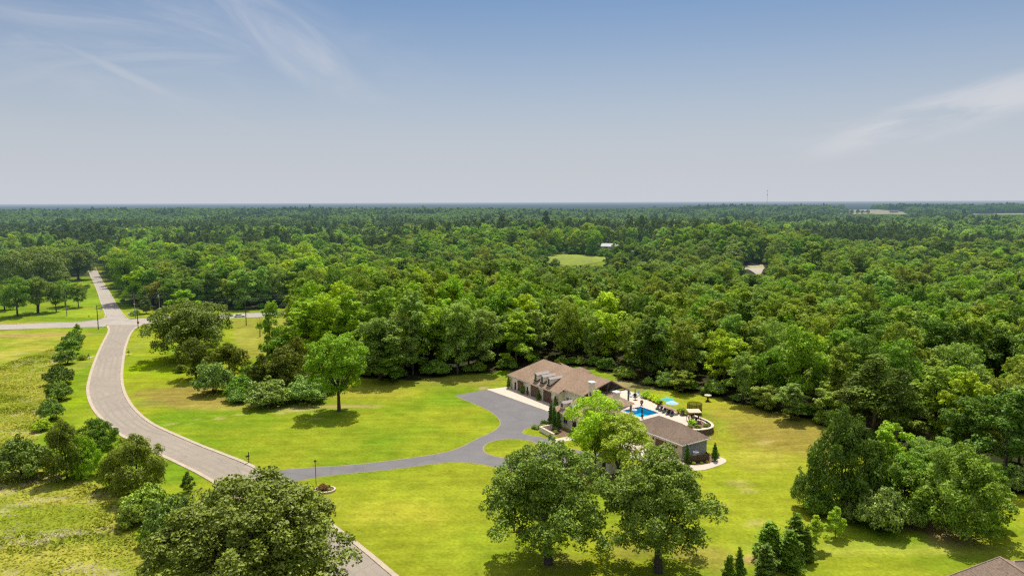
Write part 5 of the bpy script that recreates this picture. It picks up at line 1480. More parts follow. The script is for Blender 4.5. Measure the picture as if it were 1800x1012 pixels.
m_ = MB()
m_.tube([(math.cos(a_) * .55, math.sin(a_) * .55, .08) for a_ in np.linspace(0, 2 * PI, 17)], .2, 8, cap=False); m_.build('ring', WHITE, fl)
# trampoline
tp_ = empty('trampoline', (*HL(44.0, 23.6), H1(*HL(44.0, 23.6))), 'round trampoline with dark mesh safety net behind the canopy', 'trampoline')
m, t, oo = nt('safety_net')
a0 = N(t, 'ShaderNodeBsdfTransparent'); a1 = N(t, 'ShaderNodeBsdfDiffuse'); a1.inputs[0].default_value = (.015, .02, .015, 1); mm = N(t, 'ShaderNodeMixShader', i_0=.55)
t.links.new(a0.outputs[0], mm.inputs[1]); t.links.new(a1.outputs[0], mm.inputs[2]); t.links.new(mm.outputs[0], oo.inputs[0])
m_ = MB(); nn = 28; RR_ = 1.75
for k in range(nn):
    b0, b1 = 2 * PI * k / nn, 2 * PI * (k + 1) / nn
    m_.add([(RR_ * math.cos(b0), RR_ * math.sin(b0), .7), (RR_ * math.cos(b1), RR_ * math.sin(b1), .7), (RR_ * math.cos(b1), RR_ * math.sin(b1), 2.4), (RR_ * math.cos(b0), RR_ * math.sin(b0), 2.4)], [(0, 1, 2, 3)])
m_.build('net', m, tp_)
m_ = MB(); m_.lathe([(.1, .68), (1.7, .69), (1.7, .7)], 28); m_.build('mat', BLACK, tp_)
m_ = MB()
for zz in (.72, 2.4): m_.tube([(RR_ * math.cos(a_), RR_ * math.sin(a_), zz) for a_ in np.linspace(0, 2 * PI, 29)], .045, 6, cap=False)
m_.build('rim', BLACK, tp_)
for k in range(6):
    a_ = k * PI / 3; m_ = MB(); m_.tube([(RR_ * math.cos(a_), RR_ * math.sin(a_), -.1), (RR_ * math.cos(a_), RR_ * math.sin(a_), 2.4)], .04, 6); m_.build('leg', BLACK, tp_)
# canopy with table and chairs
BEI = mat('beige_canvas', (.66, .55, .38), .9, 4, .08)
cn = empty('patio_canopy', TL(48.6, 18.3), 'square beige patio canopy on dark posts near the curved wall', 'canopy', rz=HANG + R_(56))
m_ = MB(); s1 = 1.45; m_.shell([[(-s1, -s1, 2.45), (s1, -s1, 2.45), (.5, 0, 2.85), (-.5, 0, 2.85)], [(s1, -s1, 2.45), (s1, s1, 2.45), (.5, 0, 2.85)], [(s1, s1, 2.45), (-s1, s1, 2.45), (-.5, 0, 2.85), (.5, 0, 2.85)], [(-s1, s1, 2.45), (-s1, -s1, 2.45), (-.5, 0, 2.85)]], .05); cr_ = m_.build('canopy', BEI, cn)
m_ = MB()
for sx, sy, dx, dy in ((0, -s1, 2 * s1, .03), (0, s1, 2 * s1, .03), (-s1, 0, .03, 2 * s1), (s1, 0, .03, 2 * s1)): m_.box((sx * 1.012, sy * 1.012, 2.32), (dx, dy, .24))
m_.build('valance', mat('tan_canvas', (.50, .38, .22), .9), cr_)
for sx in (-1.3, 1.3):
    for sy in (-1.3, 1.3):
        m_ = MB(); m_.tube([(sx, sy, 0), (sx, sy, 2.45)], .05, 6); m_.build('post', BLACK, cn)
pt = empty('patio_table', TL(48.6, 18.3), 'dining table under the beige canopy', 'table', rz=HANG)
m_ = MB(); m_.lathe([(.5, .7), (.55, .73), (.53, .76)], 18); m_.build('tabletop', mat('tan_tabletop', (.38, .32, .24), .6), pt)
m_ = MB(); m_.tube([(0, 0, .04), (0, 0, .7)], .06, 8); m_.lathe([(.32, 0), (.3, .05)], 12); m_.build('pedestal', BLACK, pt)


def patio_chair(a, b, rz, label):
    e = empty('patio_chair', TL(a, b), label, 'chair', 'dark chairs under the beige canopy', HANG + rz)
    m_ = MB(); m_.box((0, 0, .45), (.48, .48, .06)); m_.build('seat', mat('cushion_tan', (.42, .36, .28), .9), e)
    m_ = MB(); m_.box((0, .24, .78), (.46, .05, .62), rx=R_(-8)); m_.build('backrest', BLACK, e)
    for sx in (-.21, .21):
        for sy in (-.21, .21):
            m_ = MB(); m_.box((sx, sy, .21), (.04, .04, .42)); m_.build('leg', BLACK, e)


for k, l in enumerate(('patio chair on the pool side of the canopy table', 'patio chair on the back lawn side of the canopy table', 'patio chair at the curved wall side of the canopy table', 'patio chair at the garage side of the canopy table')):
    a_ = k * PI / 2 + .4; patio_chair(48.6 + math.sin(a_) * .95, 18.3 + math.cos(a_) * .95, -a_, l)
bb = empty('bird_bath', (*G(1244, 704.5)[:2], H1(*G(1244, 704.5)[:2])), 'dark pedestal bird bath with pale flat top on the back lawn', 'bird bath')
m_ = MB(); m_.lathe([(.5, 0), (.5, .15), (.2, .25), (.16, 1.1), (.28, 1.3)], 12); m_.build('pedestal', BLACK, bb); m_ = MB(); m_.lathe([(.3, 1.3), (.85, 1.45), (.88, 1.55), (.1, 1.5)], 18); m_.build('basin', mat('pale_stone', (.58, .50, .42), .8), bb)
# ------------------------------------------------------------------ driveway entrance
lp = empty('lamp_post', G(556, 862), 'slim black lamp post with yellow lamp beside the driveway entrance', 'lamp post')
m_ = MB(); m_.tube([(0, 0, -.2), (0, 0, 4.9)], .055, 8); m_.lathe([(.14, 0), (.12, .3), (.07, .5)], 10); m_.build('pole', BLACK, lp)
m_ = MB(); m_.lathe([(.07, 4.9), (.16, 5.0), (.2, 5.35)], 8); m_.build('lamp', mat('amber_glass', (.62, .42, .08), .3), lp); m_ = MB(); m_.lathe([(.24, 5.352), (.22, 5.42), (.06, 5.6)], 8); m_.build('lamp_cap', BLACK, lp)
g = G(571, 862)
pb_ = empty('stone_bed', (g[0], g[1], 0), 'round stone-edged flower bed at the foot of the lamp post', 'flower bed')
m_ = MB()
for k in range(26):
    a_ = 2 * PI * k / 26; m_.box((1.75 * math.cos(a_), 1.35 * math.sin(a_), .16), (.4, .26, .36 + .04 * math.sin(k * 3)), rz=a_ + PI / 2)
m_.build('edging', mat('cap_stone', None), pb_); m_ = MB(); m_.lathe([(1.7, 0.0), (1.6, .2), (.2, .26)], 22, sy=.77); m_.build('soil', MULCH, pb_)
for dx, dy, h_, w_, tn, l in ((-.35, .15, 1.25, 1.9, (.075, .036, .03), 'reddish shrub in the round bed at the lamp post'), (.45, .1, 1.0, 1.5, (.07, .04, .032), 'smaller reddish shrub on the right of the round bed'), (.85, -.35, .7, 1.0, (.12, .13, .05), 'grey-green plant at the rim of the round bed')): plant('shrub', 'bush%d' % random.randrange(4), g[0] + dx, g[1] + dy, h_, w_, tn, l, 'shrub', 'plants of the round bed', z=.15)


def mailbox(px, pb, label, s=1.0, slab=True):
    e = empty('mailbox', G(px, pb), label, 'mailbox', 'roadside mailboxes', random.uniform(-.2, .2) + (.6 if s > 1.2 else 0))
    m_ = MB(); m_.box((0, 0, .8 * s), (.12, .12, 1.9 * s)); m_.build('post', BLACK, e)
    m_ = MB(); m_.tube([(-.55, 0, 1.12 * s), (.12, 0, 1.12 * s)], .15 * s ** .5, 10); m_.box((-.2, 0, 1.0 * s), (.6, .18, .05)); m_.tube([(-.5, 0, .8 * s), (0, 0, .55 * s)], .04, 5); m_.build('box', BLACK, e)
    return e


mailbox(437.5, 813, 'black mailbox on a post where the driveway leaves the street', 1.25); mailbox(157, 631, 'dark mailbox on the meadow side of the street', 1.1); mailbox(227, 625, 'dark mailbox on the lawn side of the street below the junction', 1.1)
for a_, b_, n_ in (((153, 629), (166, 626), 0), ((219, 623), (232, 622), 1)):
    g0, g1 = G(*a_), G(*b_); m_ = MB(); d_ = g1 - g0; m_.box(tuple((g0 + g1) / 2 + np.array((0, 0, .03))), (np.linalg.norm(d_), .8, .03), rz=math.atan2(d_[1], d_[0])); tag(m_.build('pad', CONC), 'small concrete pad at the mailbox %s' % ('on the meadow side', 'on the lawn side')[n_], 'pad', kind='structure')

# ------------------------------------------------------------------ poles, wires, stop sign, car
POLE = mat('pole_wood', (.11, .085, .065), .9, 2, .2); POLEG = mat('pole_grey', (.30, .28, .25), .9, 2, .15); TRF = mat('transformer_grey', (.55, .57, .58), .5)


def upole(px, pb, ptop, label, grey=False, arm=True, can=False, lamp=False):
    g = G(px, pb); z = 10.
    for _ in range(6):
        y0 = Pr((g[0], g[1], z))[1]; y1 = Pr((g[0], g[1], z + .1))[1]; z += (ptop - y0) / (y1 - y0) * .1
    e = empty('utility_pole', (g[0], g[1], 0), label, 'utility pole', 'utility poles at the junction', .12)
    m_ = MB(); m_.tube([(0, 0, -.3), (0, 0, z)], [.2, .13], 8); m_.build('pole', POLEG if grey else POLE, e)
    if arm:
        m_ = MB(); m_.box((0, -.14, z - .5), (2.0, .1, .12)); m_.build('crossarm', POLE, e)
        for sx in (-.9, -.4, .9): m_ = MB(); m_.lathe([(.05, z - .44), (.08, z - .36), (.03, z - .24)], 8, c=(sx, -.14, 0)); m_.build('insulator', TRF, e)
    if can: m_ = MB(); m_.lathe([(.05, z - 2.6), (.3, z - 2.55), (.3, z - 1.5), (.1, z - 1.4)], 10, c=(.0, -.5, 0)); m_.build('transformer', TRF, e)
    if lamp: m_ = MB(); m_.tube([(0, 0, z - .8), (-.9, -.2, z - .5)], .04, 6); m_.lathe([(.1, z - .6), (.22, z - .5), (.1, z - .35)], 10, c=(-.9, -.2, 0)); m_.build('lamp', TRF, e)
    return np.array([g[0], g[1], z])


q1 = upole(173, 579, 536, 'dark pole with pale cap in the foreground of the junction corner', arm=False, lamp=True); q2 = upole(117.5, 555, 513, 'grey pole on the lawn beyond the cross road', True); q3 = upole(243, 577, 532, 'pole right behind the red stop sign', arm=False, lamp=True)
q4 = upole(238, 560, 517, 'thin grey pole beside the far corner of the junction', True); q5 = upole(281, 548, 513, 'pole carrying a grey transformer in front of the dark woods', True, can=True); q6 = upole(433, 572, 518, 'dark pole behind the wide oak, close to the white car')
q7 = G(720, 548); q7[2] = 11.5
m_ = MB(); e7 = empty('utility_pole', (q7[0], q7[1], 0), 'pole hidden among the trees farther along the cross road', 'utility pole', 'utility poles at the junction'); m_.tube([(0, 0, -.3), (0, 0, 11.5)], [.2, .13], 8); m_.build('pole', POLE, e7)
WIRE = mat('wire', (.10, .10, .10), .5)


def wire(a, b, label, sag=.8, dz=-.4, r=.022):
    m_ = MB(); pts = []
    for t in np.linspace(0, 1, 13):
        p = a * (1 - t) + b * t; pts.append((p[0], p[1], p[2] + dz - sag * 4 * t * (1 - t)))
    m_.tube(pts, r, 4, cap=False); tag(m_.build('power_cable', WIRE), label, 'cable', 'cables between the utility poles')


off = np.array([-300., 262, 12.])
for k, dz in enumerate((-.3, -1.4, -2.4)):
    w_ = ('topmost', 'middle', 'lowest')[k]
    wire(q5, q6, '%s cable from the transformer pole to the pole by the white car' % w_, .9, dz); wire(q6, q7, '%s cable from the pole by the white car into the trees' % w_, 1.0, dz)
    if k < 2: wire(q4, q5, '%s cable from the thin grey pole to the transformer pole' % w_, .4, dz); wire(q2, q4, '%s cable above the far street' % w_, .8, dz); wire(off, q2, '%s cable leaving the picture to the left' % w_, 1.2, dz)
wire(q3, q5, 'cable from the stop sign pole to the transformer pole', .3, -1.0)
# stop sign
ss = empty('stop_sign', G(243.5, 578.5), 'red octagonal stop sign on a post at the junction', 'road sign', rz=.1)
m_ = MB(); m_.box((0, .03, 1.3), (.07, .05, 2.7)); m_.build('post', TRF, ss)
oct_ = lambda r: [(r * math.cos(PI / 8 + k * PI / 4), r * math.sin(PI / 8 + k * PI / 4)) for k in range(8)]
RED = mat('sign_red', (.45, .012, .018), .5)
m_ = MB()
for rr, y0, y1, mi in ((.52, -.012, 0, 1), (.475, -.02, -.013, 0)):
    o_ = oct_(rr); m_.add([(x, y1, z + 2.75) for x, z in o_] + [(x, y0, z + 2.75) for x, z in o_], [tuple(range(8)), tuple(range(8, 16))[::-1]] + [(i, (i + 1) % 8, 8 + (i + 1) % 8, 8 + i) for i in range(8)], mi)
pl = m_.build('sign_plate', [RED, WHITE], ss)
cu = bpy.data.curves.new('word', 'FONT'); cu.body = 'STOP'; cu.size = .42; cu.align_x = 'CENTER'; cu.align_y = 'CENTER'; cu.extrude = .002
to = bpy.data.objects.new('word', cu); COL.objects.link(to)
bpy.context.view_layer.update()
me = bpy.data.meshes.new_from_object(to.evaluated_get(bpy.context.evaluated_depsgraph_get())); bpy.data.objects.remove(to)
me.transform(Matrix.Translation((0, -.026, 2.75)) @ Matrix.Rotation(PI / 2, 4, 'X')); me.materials.clear(); me.materials.append(WHITE); link_mesh('lettering', me, pl)
# dead snag
dn = empty('dead_tree', G(457, 592), 'bare grey dead tree with forked top at the field edge', 'tree')
m_ = MB(); m_.tube([(0, 0, -.3), (.1, 0, 3), (.3, 0, 5.2), (.2, 0, 7.2)], [.22, .17, .11, .03], 7); m_.tube([(.25, 0, 4.6), (.9, .1, 6.2), (1.0, .2, 7.4)], [.09, .06, .02], 6); m_.tube([(.2, 0, 4), (-.6, -.1, 5.6), (-.9, 0, 6.8)], [.09, .05, .02], 6); m_.build('trunk', mat('dead_wood', (.26, .21, .17), .9), dn)
hy = empty('fire_hydrant', G(156.5, 557), 'little dark hydrant on the far lawn near the junction', 'hydrant')
m_ = MB(); m_.lathe([(.2, 0), (.2, .06), (.13, .08), (.13, .6), (.17, .63), (.12, .78), (.03, .86)], 10); m_.tube([(-.24, 0, .45), (.24, 0, .45)], .07, 8); m_.build('body', mat('hydrant_dark', (.08, .03, .02), .6), hy)
ub = empty('utility_box', G(228, 553.5), 'low grey utility box at the far corner of the junction', 'utility box'); m_ = MB(); m_.box((0, 0, .4), (1.1, .9, .8), taper=.94); m_.box((0, 0, .83), (1.15, .95, .07)); m_.build('case', TRF, ub)
ns = empty('street_sign', G(177.5, 552.5), 'small pale blue sign on a thin post at the junction lawn', 'road sign'); m_ = MB(); m_.tube([(0, 0, 0), (0, 0, 3.0)], .035, 6); m_.build('post', TRF, ns); m_ = MB(); m_.box((0, -.05, 2.5), (1.3, .03, .55)); m_.build('sign_plate', mat('sign_blue', (.32, .48, .62), .6), ns)
# car
g = G(421, 557.2); pA, pB = G(403, 557.5), G(440, 555)
car = empty('parked_car', (g[0], g[1], .03), 'white saloon car driving on the cross road behind the wide oak', 'car', rz=math.atan2(pB[1] - pA[1], pB[0] - pA[0]))
car.name = 'car'
CW = mat('white_paint', (.80, .80, .79), .25, spec=.5)
m_ = MB(); prof = [(-2.3, .35), (-2.35, .62), (-2.25, .88), (-1.5, .95), (1.0, .95), (1.9, .82), (2.3, .68), (2.35, .4), (2.2, .3), (-2.2, .3)]
n = len(prof); vs = []
for y, k in ((-.88, .97), (-.8, 1.0), (.8, 1.0), (.88, .97)): vs += [(x * (k if abs(y) > .85 else 1), y, z * (1 if abs(y) < .85 else .985)) for x, z in prof]
fs = [tuple(range(n)), tuple(range(3 * n, 4 * n))[::-1]] + [(r * n + i, r * n + (i + 1) % n, (r + 1) * n + (i + 1) % n, (r + 1) * n + i) for r in range(3) for i in range(n)]
m_.add(vs, fs); cb = m_.build('body', CW, car)
m_ = MB(); m_.add([(-1.7, -.78, .94), (1.0, -.78, .94), (1.0, .78, .94), (-1.7, .78, .94), (-1.05, -.6, 1.42), (.2, -.6, 1.42), (.2, .6, 1.42), (-1.05, .6, 1.42)], [(0, 1, 5, 4), (1, 2, 6, 5), (2, 3, 7, 6), (3, 0, 4, 7)]); m_.build('window', GLASS, car)
m_ = MB(); m_.box((-.42, 0, 1.44), (1.35, 1.24, .05)); 
for sx, dx in ((-1.05, -1.7), (.2, 1.0), (-.35, -.35)):
    for sy in (-1, 1): m_.tube([(sx, sy * .61, 1.42), (dx, sy * .79, .95)], .04, 4)
m_.build('roof', CW, car)
for sx in (-1.45, 1.45):
    for sy in (-.86, .86):
        w = MB(); w.tube([(sx, sy - .1, .32), (sx, sy + .1, .32)], .32, 16); wo = w.build('wheel', BLACK, car); w = MB(); w.tube([(sx, sy - .115, .32), (sx, sy + .115, .32)], .19, 12); w.build('rim', TRF, wo)
for sy in (-.62, .62):
    m_ = MB(); m_.box((2.33, sy, .62), (.06, .36, .14)); m_.build('headlight', mat('lens', (.7, .72, .75), .1), car); m_ = MB(); m_.box((-2.33, sy, .74), (.06, .36, .14)); m_.build('tail_light', RED, car)

# ------------------------------------------------------------------ neighbouring house in the lower right corner
NH = G(1758, 978, 7.6)
nb_ = empty('neighbour_house', (NH[0], NH[1], 0), 'neighbouring house roof of dark brown shingles cut by the bottom right corner', 'house')
rl = lambda px, py, z: tuple(G(px, py, z) - np.array((NH[0], NH[1], 0)))
P0 = (0, 0, 7.6); P1 = (.6, -8, 7.6); A0 = rl(1632, 1025, 3.1); A1 = (A0[0] + .4, A0[1] - 15, 3.1); B0 = rl(1850, 1007, 3.1)
Q0 = rl(1782, 985.5, 7.05); Q1 = (Q0[0] + 9, Q0[1] + .6, 7.15)
m_ = MB(); m_.prism([(A0[0] + .8, A1[1]), (Q1[0], A1[1]), (Q1[0], -2.5), (A0[0] + .8, A0[1] - .6)], -.4, 3.0); m_.build('wall', CREAM, nb_)
m_ = MB(); m_.shell([[P0, A0, A1, P1], [P0, B0, A0], [P0, P1, (B0[0] + .4, B0[1] - 15, 3.1), B0], [P1, A1, (B0[0] + .4, B0[1] - 15, 3.1)]], .16); m_.build('roof', SH2, nb_)
m_ = MB(); m_.shell([[Q0, (Q0[0] - 4.2, Q0[1] - 7.5, 3.4), (Q1[0], Q1[1] - 7.5, 3.4), Q1], [Q1, (Q1[0], Q1[1] + 5, 4.2), (Q0[0] + 2.6, Q0[1] + 3.6, 4.6), Q0]], .16); m_.build('cross_roof', SH2, nb_)
for x, y, z in ((1.9, -2.6, 6.6), (5.2, -3.0, 6.3)):
    m_ = MB(); m_.box((Q0[0] + x - 1.2, Q0[1] + y, z), (.42, .42, 1.0)); m_.box((Q0[0] + x - 1.2, Q0[1] + y, z + .53), (.55, .55, .08)); m_.build('roof_vent', mat('vent_brown', (.20, .15, .13), .6), nb_)
RC = mat('ridge_tan', (.36, .26, .20), .9, 3, .2)
m_ = MB(); m_.tube([P0, A0], .09, 6); m_.tube([Q0, (Q0[0] - 4.2, Q0[1] - 7.5, 3.5)], .12, 6); m_.tube([Q0, Q1], .1, 6); m_.tube([P0, P1], .09, 6); m_.build('ridge_cap', RC, nb_)

# ------------------------------------------------------------------ far buildings
FR = mat('far_roof_tan', (.40, .34, .30), .9, haze=True, nscale=.5, namt=.1); FW = mat('far_wall', (.62, .60, .56), .8, haze=True, nscale=.3, namt=.06); FRM = mat('far_metal_roof', (.44, .42, .41), .6, haze=True, nscale=.3, namt=.05); FRG = mat('far_green_roof', (.30, .42, .36), .7, haze=True, nscale=.3, namt=.06); FRP = mat('far_grey_roof', (.30, .27, .29), .9, haze=True, nscale=.3, namt=.06); FGL = mat('far_glass', (.05, .05, .06), .3, haze=True, nscale=1, namt=.1)


def farm(px, pb, w, d, h, hr, rz, wall, roof, label, cat='building', doors=2, name='farm_building', hip=0, z0=None):
    g = Gh(px, pb); z = g[2]
    e = empty(name, (g[0], g[1], z), label, cat, 'far buildings among the woods', rz)
    m_ = MB(); m_.prism([(-w / 2, -d / 2), (w / 2, -d / 2), (w / 2, d / 2), (-w / 2, d / 2)], -2, h)
    if not hip: m_.add([(-w / 2, -d / 2, h), (-w / 2, d / 2, h), (-w / 2, 0, hr), (w / 2, -d / 2, h), (w / 2, d / 2, h), (w / 2, 0, hr)], [(0, 2, 1), (3, 4, 5)])
    m_.build('wall', wall, e)
    W2, D2 = w / 2 + .4, d / 2 + .5; he = h - .25
    m_ = MB(); m_.shell([[(-W2, -D2, he), (W2, -D2, he), (W2 - hip, 0, hr + .12), (-W2 + hip, 0, hr + .12)], [(-W2 + hip, 0, hr + .12), (W2 - hip, 0, hr + .12), (W2, D2, he), (-W2, D2, he)]] + ([[(-W2, D2, he), (-W2, -D2, he), (-W2 + hip, 0, hr + .12)], [(W2, -D2, he), (W2, D2, he), (W2 - hip, 0, hr + .12)]] if hip else []), .15); m_.build('roof', roof, e)
    for k in range(doors):
        x = (k + .5 - doors / 2) * w / doors * .8; m_ = MB(); m_.box((x, -d / 2 - .03, h * .42), (w / doors * .35, .06, h * .7)); m_.build('door' if k % 2 == 0 else 'window', FGL, e)
    return e


farm(1073, 439.5, 14.5, 9, 3.6, 5.6, R_(-18), FW, FRM, 'white metal-roofed shed behind the bright green field', 'shed')
farm(1121, 446.5, 12, 8, 2.6, 4.4, R_(-10), FW, FRG, 'low building with pale green roof right of the white shed')
farm(1143, 446.5, 10, 9, 3.0, 5.6, R_(25), FRP, FRP, 'grey-roofed house right of the pale green roof', 'house', hip=3)
farm(1018, 421, 16, 10, 4.5, 9.5, R_(8), FW, FR, 'tan-roofed house among dark trees above the green field', 'house', name='far_house', hip=4)
farm(1083, 415, 15, 11, 6.5, 12.5, R_(-15), FW, FR, 'tan gabled house among dark pines above the white shed', 'house', name='far_house', hip=3)
farm(1483, 373.4, 24, 14, 6, 9.5, R_(10), FW, FW, 'bright white barn at the left end of the straw-coloured field', 'barn', name='barn')
farm(1517, 373.2, 34, 12, 4.5, 7.5, R_(4), FW, FRM, 'long white barn at the top of the straw-coloured field', 'barn', name='barn')
farm(1571, 374, 22, 10, 4, 6, R_(-4), FRP, FRP, 'low grey barn at the right of the straw-coloured field', 'barn', name='barn')
farm(524, 363.9, 60, 30, 11, 13, R_(3), FW, FW, 'white building on the far left horizon', name='warehouse')
farm(450, 365.2, 70, 30, 8, 9, R_(3), FW, FRM, 'pale low building on the horizon left of the white one', name='warehouse')
farm(675, 358.6, 120, 40, 16, 18, R_(3), FW, FW, 'tiny pale building on the horizon above the middle of the woods', name='warehouse')
g = Gh(1348, 366)
rt = empty('radio_mast', (g[0], g[1], g[2]), 'slender radio mast standing on the horizon', 'mast')
dist = np.linalg.norm(g - CAM); hm = (366 - 336.5) * dist / FPX
m_ = MB(); m_.tube([(0, 0, 0), (0, 0, hm)], [1.1, .5], 4)
for k in range(12): m_.tube([(-.9, 0, hm * k / 12), (.9, 0, hm * (k + 1) / 12)], .15, 4)
m_.build('lattice', mat('mast_grey', (.22, .22, .24), .7, haze=True, nscale=.2, namt=.1), rt)
for zf in (.97, .74):
    m_ = MB(); m_.lathe([(1.6, hm * zf - 3), (3.2, hm * zf - 2), (3.2, hm * zf + 2), (1.6, hm * zf + 3)], 8); m_.build('antenna_ring', mat('mast_grey', None), rt)

# ------------------------------------------------------------------ grass of the meadow: nobody could count it
r = np.random.default_rng(5)
n = 90000
bx = r.uniform(-160, -30, n * 2); by = r.uniform(78, 285, n * 2)
ok_ = inpoly(bx, by, MEADOW1) & (bx > -by * .74 - 3)
bx, by = bx[ok_][:n], by[ok_][:n]; n = len(bx)
pale = .5 * fbm(bx / 2.2 + 70, by / 1.6, 3) + .5 * fbm(bx / 14 + 8, by / 6, 3); tall_ = fbm(bx / 12 + 4, by / 7, 3)
pk = sstep(.54, .66, pale)[:, None]
hgt = (.08 + .26 * sstep(.4, .7, tall_)) * r.uniform(.6, 1.3, n)
wd = r.uniform(.10, .22, n)
an = r.uniform(0, PI, n)
dx, dy = np.cos(an) * wd, np.sin(an) * wd
lean = r.normal(size=(n, 2)) * .3
zz = height(bx, by)
Q = np.stack([np.stack([bx - dx, by - dy, zz - .03], 1), np.stack([bx + dx, by + dy, zz - .03], 1), np.stack([bx + dx * .5 + lean[:, 0], by + dy * .5 + lean[:, 1], zz + hgt], 1), np.stack([bx - dx * .7 + lean[:, 0], by - dy * .7 + lean[:, 1], zz + hgt * .8], 1)], 1).reshape(-1, 3)
gc = np.array((.27, .31, .03))[None] * (1 - pk) + np.array((.58, .52, .30))[None] * pk
gc = gc * r.uniform(.75, 1.25, (n, 1))
m, t, oo = nt('meadow_blades'); a = N(t, 'ShaderNodeAttribute', attribute_name='tint'); d_ = N(t, 'ShaderNodeBsdfDiffuse'); t_ = N(t, 'ShaderNodeBsdfTranslucent'); x_ = N(t, 'ShaderNodeMixShader', i_0=.4)
t.links.new(a.outputs['Vector'], d_.inputs[0]); t.links.new(a.outputs['Vector'], t_.inputs[0]); t.links.new(d_.outputs[0], x_.inputs[1]); t.links.new(t_.outputs[0], x_.inputs[2]); t.links.new(x_.outputs[0], oo.inputs[0])
tag(link_mesh('meadow_grass', np_mesh('meadow_grass', Q, np.arange(4 * n).reshape(n, 4), m, {'tint': ('FLOAT_VECTOR', np.repeat(gc, 4, 0))})), 'tall meadow grass with pale seed heads', 'grass', kind='stuff')

# ------------------------------------------------------------------ sky, sun, render settings
SUN_EL, SUN_AZ = R_(63), R_(10)
S = Vector((math.sin(SUN_AZ) * math.cos(SUN_EL), math.cos(SUN_AZ) * math.cos(SUN_EL), math.sin(SUN_EL)))
sl = bpy.data.lights.new('sun', 'SUN'); sl.energy = 5.0; sl.angle = R_(.53); sl.color = (1.0, .945, .86)
so = bpy.data.objects.new('sun', sl); COL.objects.link(so); so.rotation_euler = (-S).to_track_quat('-Z', 'Y').to_euler(); so.location = (0, 0, 300)
w = bpy.data.worlds.new('World'); SC.world = w; w.use_nodes = True
t = w.node_tree; t.nodes.clear()
o = N(t, 'ShaderNodeOutputWorld'); bg = N(t, 'ShaderNodeBackground'); bg.inputs[1].default_value = .1
sk = N(t, 'ShaderNodeTexSky', sky_type='NISHITA'); sk.sun_disc = False; sk.sun_elevation = SUN_EL; sk.sun_rotation = SUN_AZ
sk.altitude = 100; sk.air_density = 1.0; sk.dust_density = 1.6; sk.ozone_density = 1.6
tc = N(t, 'ShaderNodeTexCoord')


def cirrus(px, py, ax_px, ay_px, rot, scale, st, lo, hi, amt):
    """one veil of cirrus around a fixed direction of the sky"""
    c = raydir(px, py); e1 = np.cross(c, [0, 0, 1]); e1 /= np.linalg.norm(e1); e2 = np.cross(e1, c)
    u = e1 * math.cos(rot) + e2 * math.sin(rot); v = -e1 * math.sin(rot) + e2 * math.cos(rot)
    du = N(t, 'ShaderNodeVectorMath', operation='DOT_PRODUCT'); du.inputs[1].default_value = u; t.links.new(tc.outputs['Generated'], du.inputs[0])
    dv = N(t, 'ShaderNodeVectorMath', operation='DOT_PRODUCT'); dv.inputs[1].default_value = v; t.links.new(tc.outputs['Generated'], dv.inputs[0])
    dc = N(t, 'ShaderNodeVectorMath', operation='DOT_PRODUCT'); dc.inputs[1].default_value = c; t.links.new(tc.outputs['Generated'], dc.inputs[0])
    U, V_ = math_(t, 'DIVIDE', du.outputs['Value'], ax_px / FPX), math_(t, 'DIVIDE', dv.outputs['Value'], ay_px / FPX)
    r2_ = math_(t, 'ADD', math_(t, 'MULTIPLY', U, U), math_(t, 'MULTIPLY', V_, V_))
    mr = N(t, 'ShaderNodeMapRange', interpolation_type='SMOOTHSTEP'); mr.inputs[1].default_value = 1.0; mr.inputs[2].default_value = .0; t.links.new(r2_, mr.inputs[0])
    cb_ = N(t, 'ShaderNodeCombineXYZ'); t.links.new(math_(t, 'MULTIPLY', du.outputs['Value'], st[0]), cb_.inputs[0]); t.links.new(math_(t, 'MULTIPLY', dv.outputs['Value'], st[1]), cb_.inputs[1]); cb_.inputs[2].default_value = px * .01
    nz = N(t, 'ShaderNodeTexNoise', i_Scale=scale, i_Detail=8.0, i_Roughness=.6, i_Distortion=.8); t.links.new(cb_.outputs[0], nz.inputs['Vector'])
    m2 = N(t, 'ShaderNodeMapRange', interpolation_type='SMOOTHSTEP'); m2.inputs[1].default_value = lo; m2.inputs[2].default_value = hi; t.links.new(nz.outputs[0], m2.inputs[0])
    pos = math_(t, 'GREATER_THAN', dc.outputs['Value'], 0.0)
    return math_(t, 'MULTIPLY', math_(t, 'MULTIPLY', math_(t, 'MULTIPLY', mr.outputs[0], m2.outputs[0]), pos), amt)


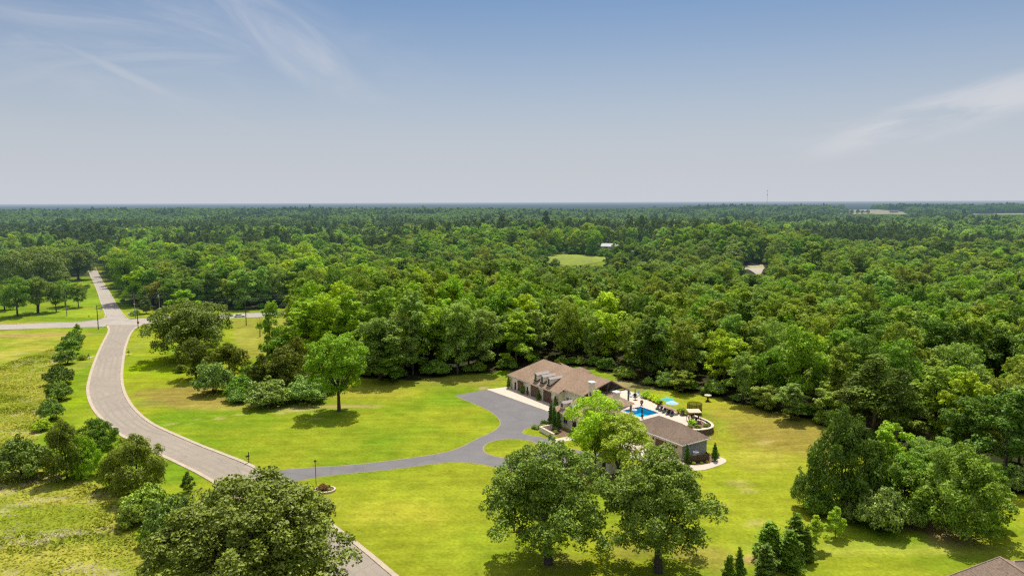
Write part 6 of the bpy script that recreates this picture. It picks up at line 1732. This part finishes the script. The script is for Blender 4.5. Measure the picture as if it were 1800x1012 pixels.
masks = [cirrus(350, 70, 480, 150, R_(-8), 2.0, (1.6, 5), .40, .78, .42), cirrus(505, 75, 180, 56, R_(-35), 2.6, (1.8, 6), .22, .72, .68), cirrus(400, 40, 300, 110, R_(-18), 2.4, (2, 6), .34, .8, .4), cirrus(1690, 192, 270, 40, R_(14), 4.5, (1.7, 6), .34, .68, .8), cirrus(1590, 222, 200, 26, R_(6), 4, (2, 10), .36, .7, .5), cirrus(225, 133, 120, 9, R_(-24), 6, (2, 9), .25, .6, .3), cirrus(180, 75, 330, 70, R_(8), 3, (1.8, 8), .40, .78, .35)]
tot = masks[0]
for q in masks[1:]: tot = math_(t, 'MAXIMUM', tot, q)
sep = N(t, 'ShaderNodeSeparateXYZ'); t.links.new(tc.outputs['Generated'], sep.inputs[0])


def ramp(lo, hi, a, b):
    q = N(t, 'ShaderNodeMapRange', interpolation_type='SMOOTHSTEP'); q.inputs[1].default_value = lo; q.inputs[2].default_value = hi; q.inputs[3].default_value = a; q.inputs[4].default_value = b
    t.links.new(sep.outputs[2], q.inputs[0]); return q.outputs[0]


skc = mixc(t, 1.0, sk.outputs[0], (.52, .68, .83), 'MULTIPLY')
skc = mixc(t, ramp(-.02, .32, 1, 0), skc, (5.8, 6.05, 6.6))      # summer haze low in the sky
skc = mixc(t, ramp(.40, .8, 0, .62), skc, (11, 11, 11.4))         # unseen sky high overhead brightened, added as fill light
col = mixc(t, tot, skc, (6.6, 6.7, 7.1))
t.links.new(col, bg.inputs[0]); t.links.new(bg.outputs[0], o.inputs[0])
SC.view_settings.view_transform = 'Standard'; SC.view_settings.look = 'None'; SC.view_settings.exposure = 0; SC.view_settings.gamma = 1
SC.render.engine = 'CYCLES'
cy = SC.cycles
cy.max_bounces = 5; cy.diffuse_bounces = 2; cy.glossy_bounces = 2; cy.transmission_bounces = 3; cy.transparent_max_bounces = 8
cy.caustics_reflective = False; cy.caustics_refractive = False; cy.use_denoising = False; cy.use_adaptive_sampling = True; cy.adaptive_threshold = .02; cy.sample_clamp_indirect = 4
cy.pixel_filter_type = 'BLACKMAN_HARRIS'; cy.filter_width = 1.35
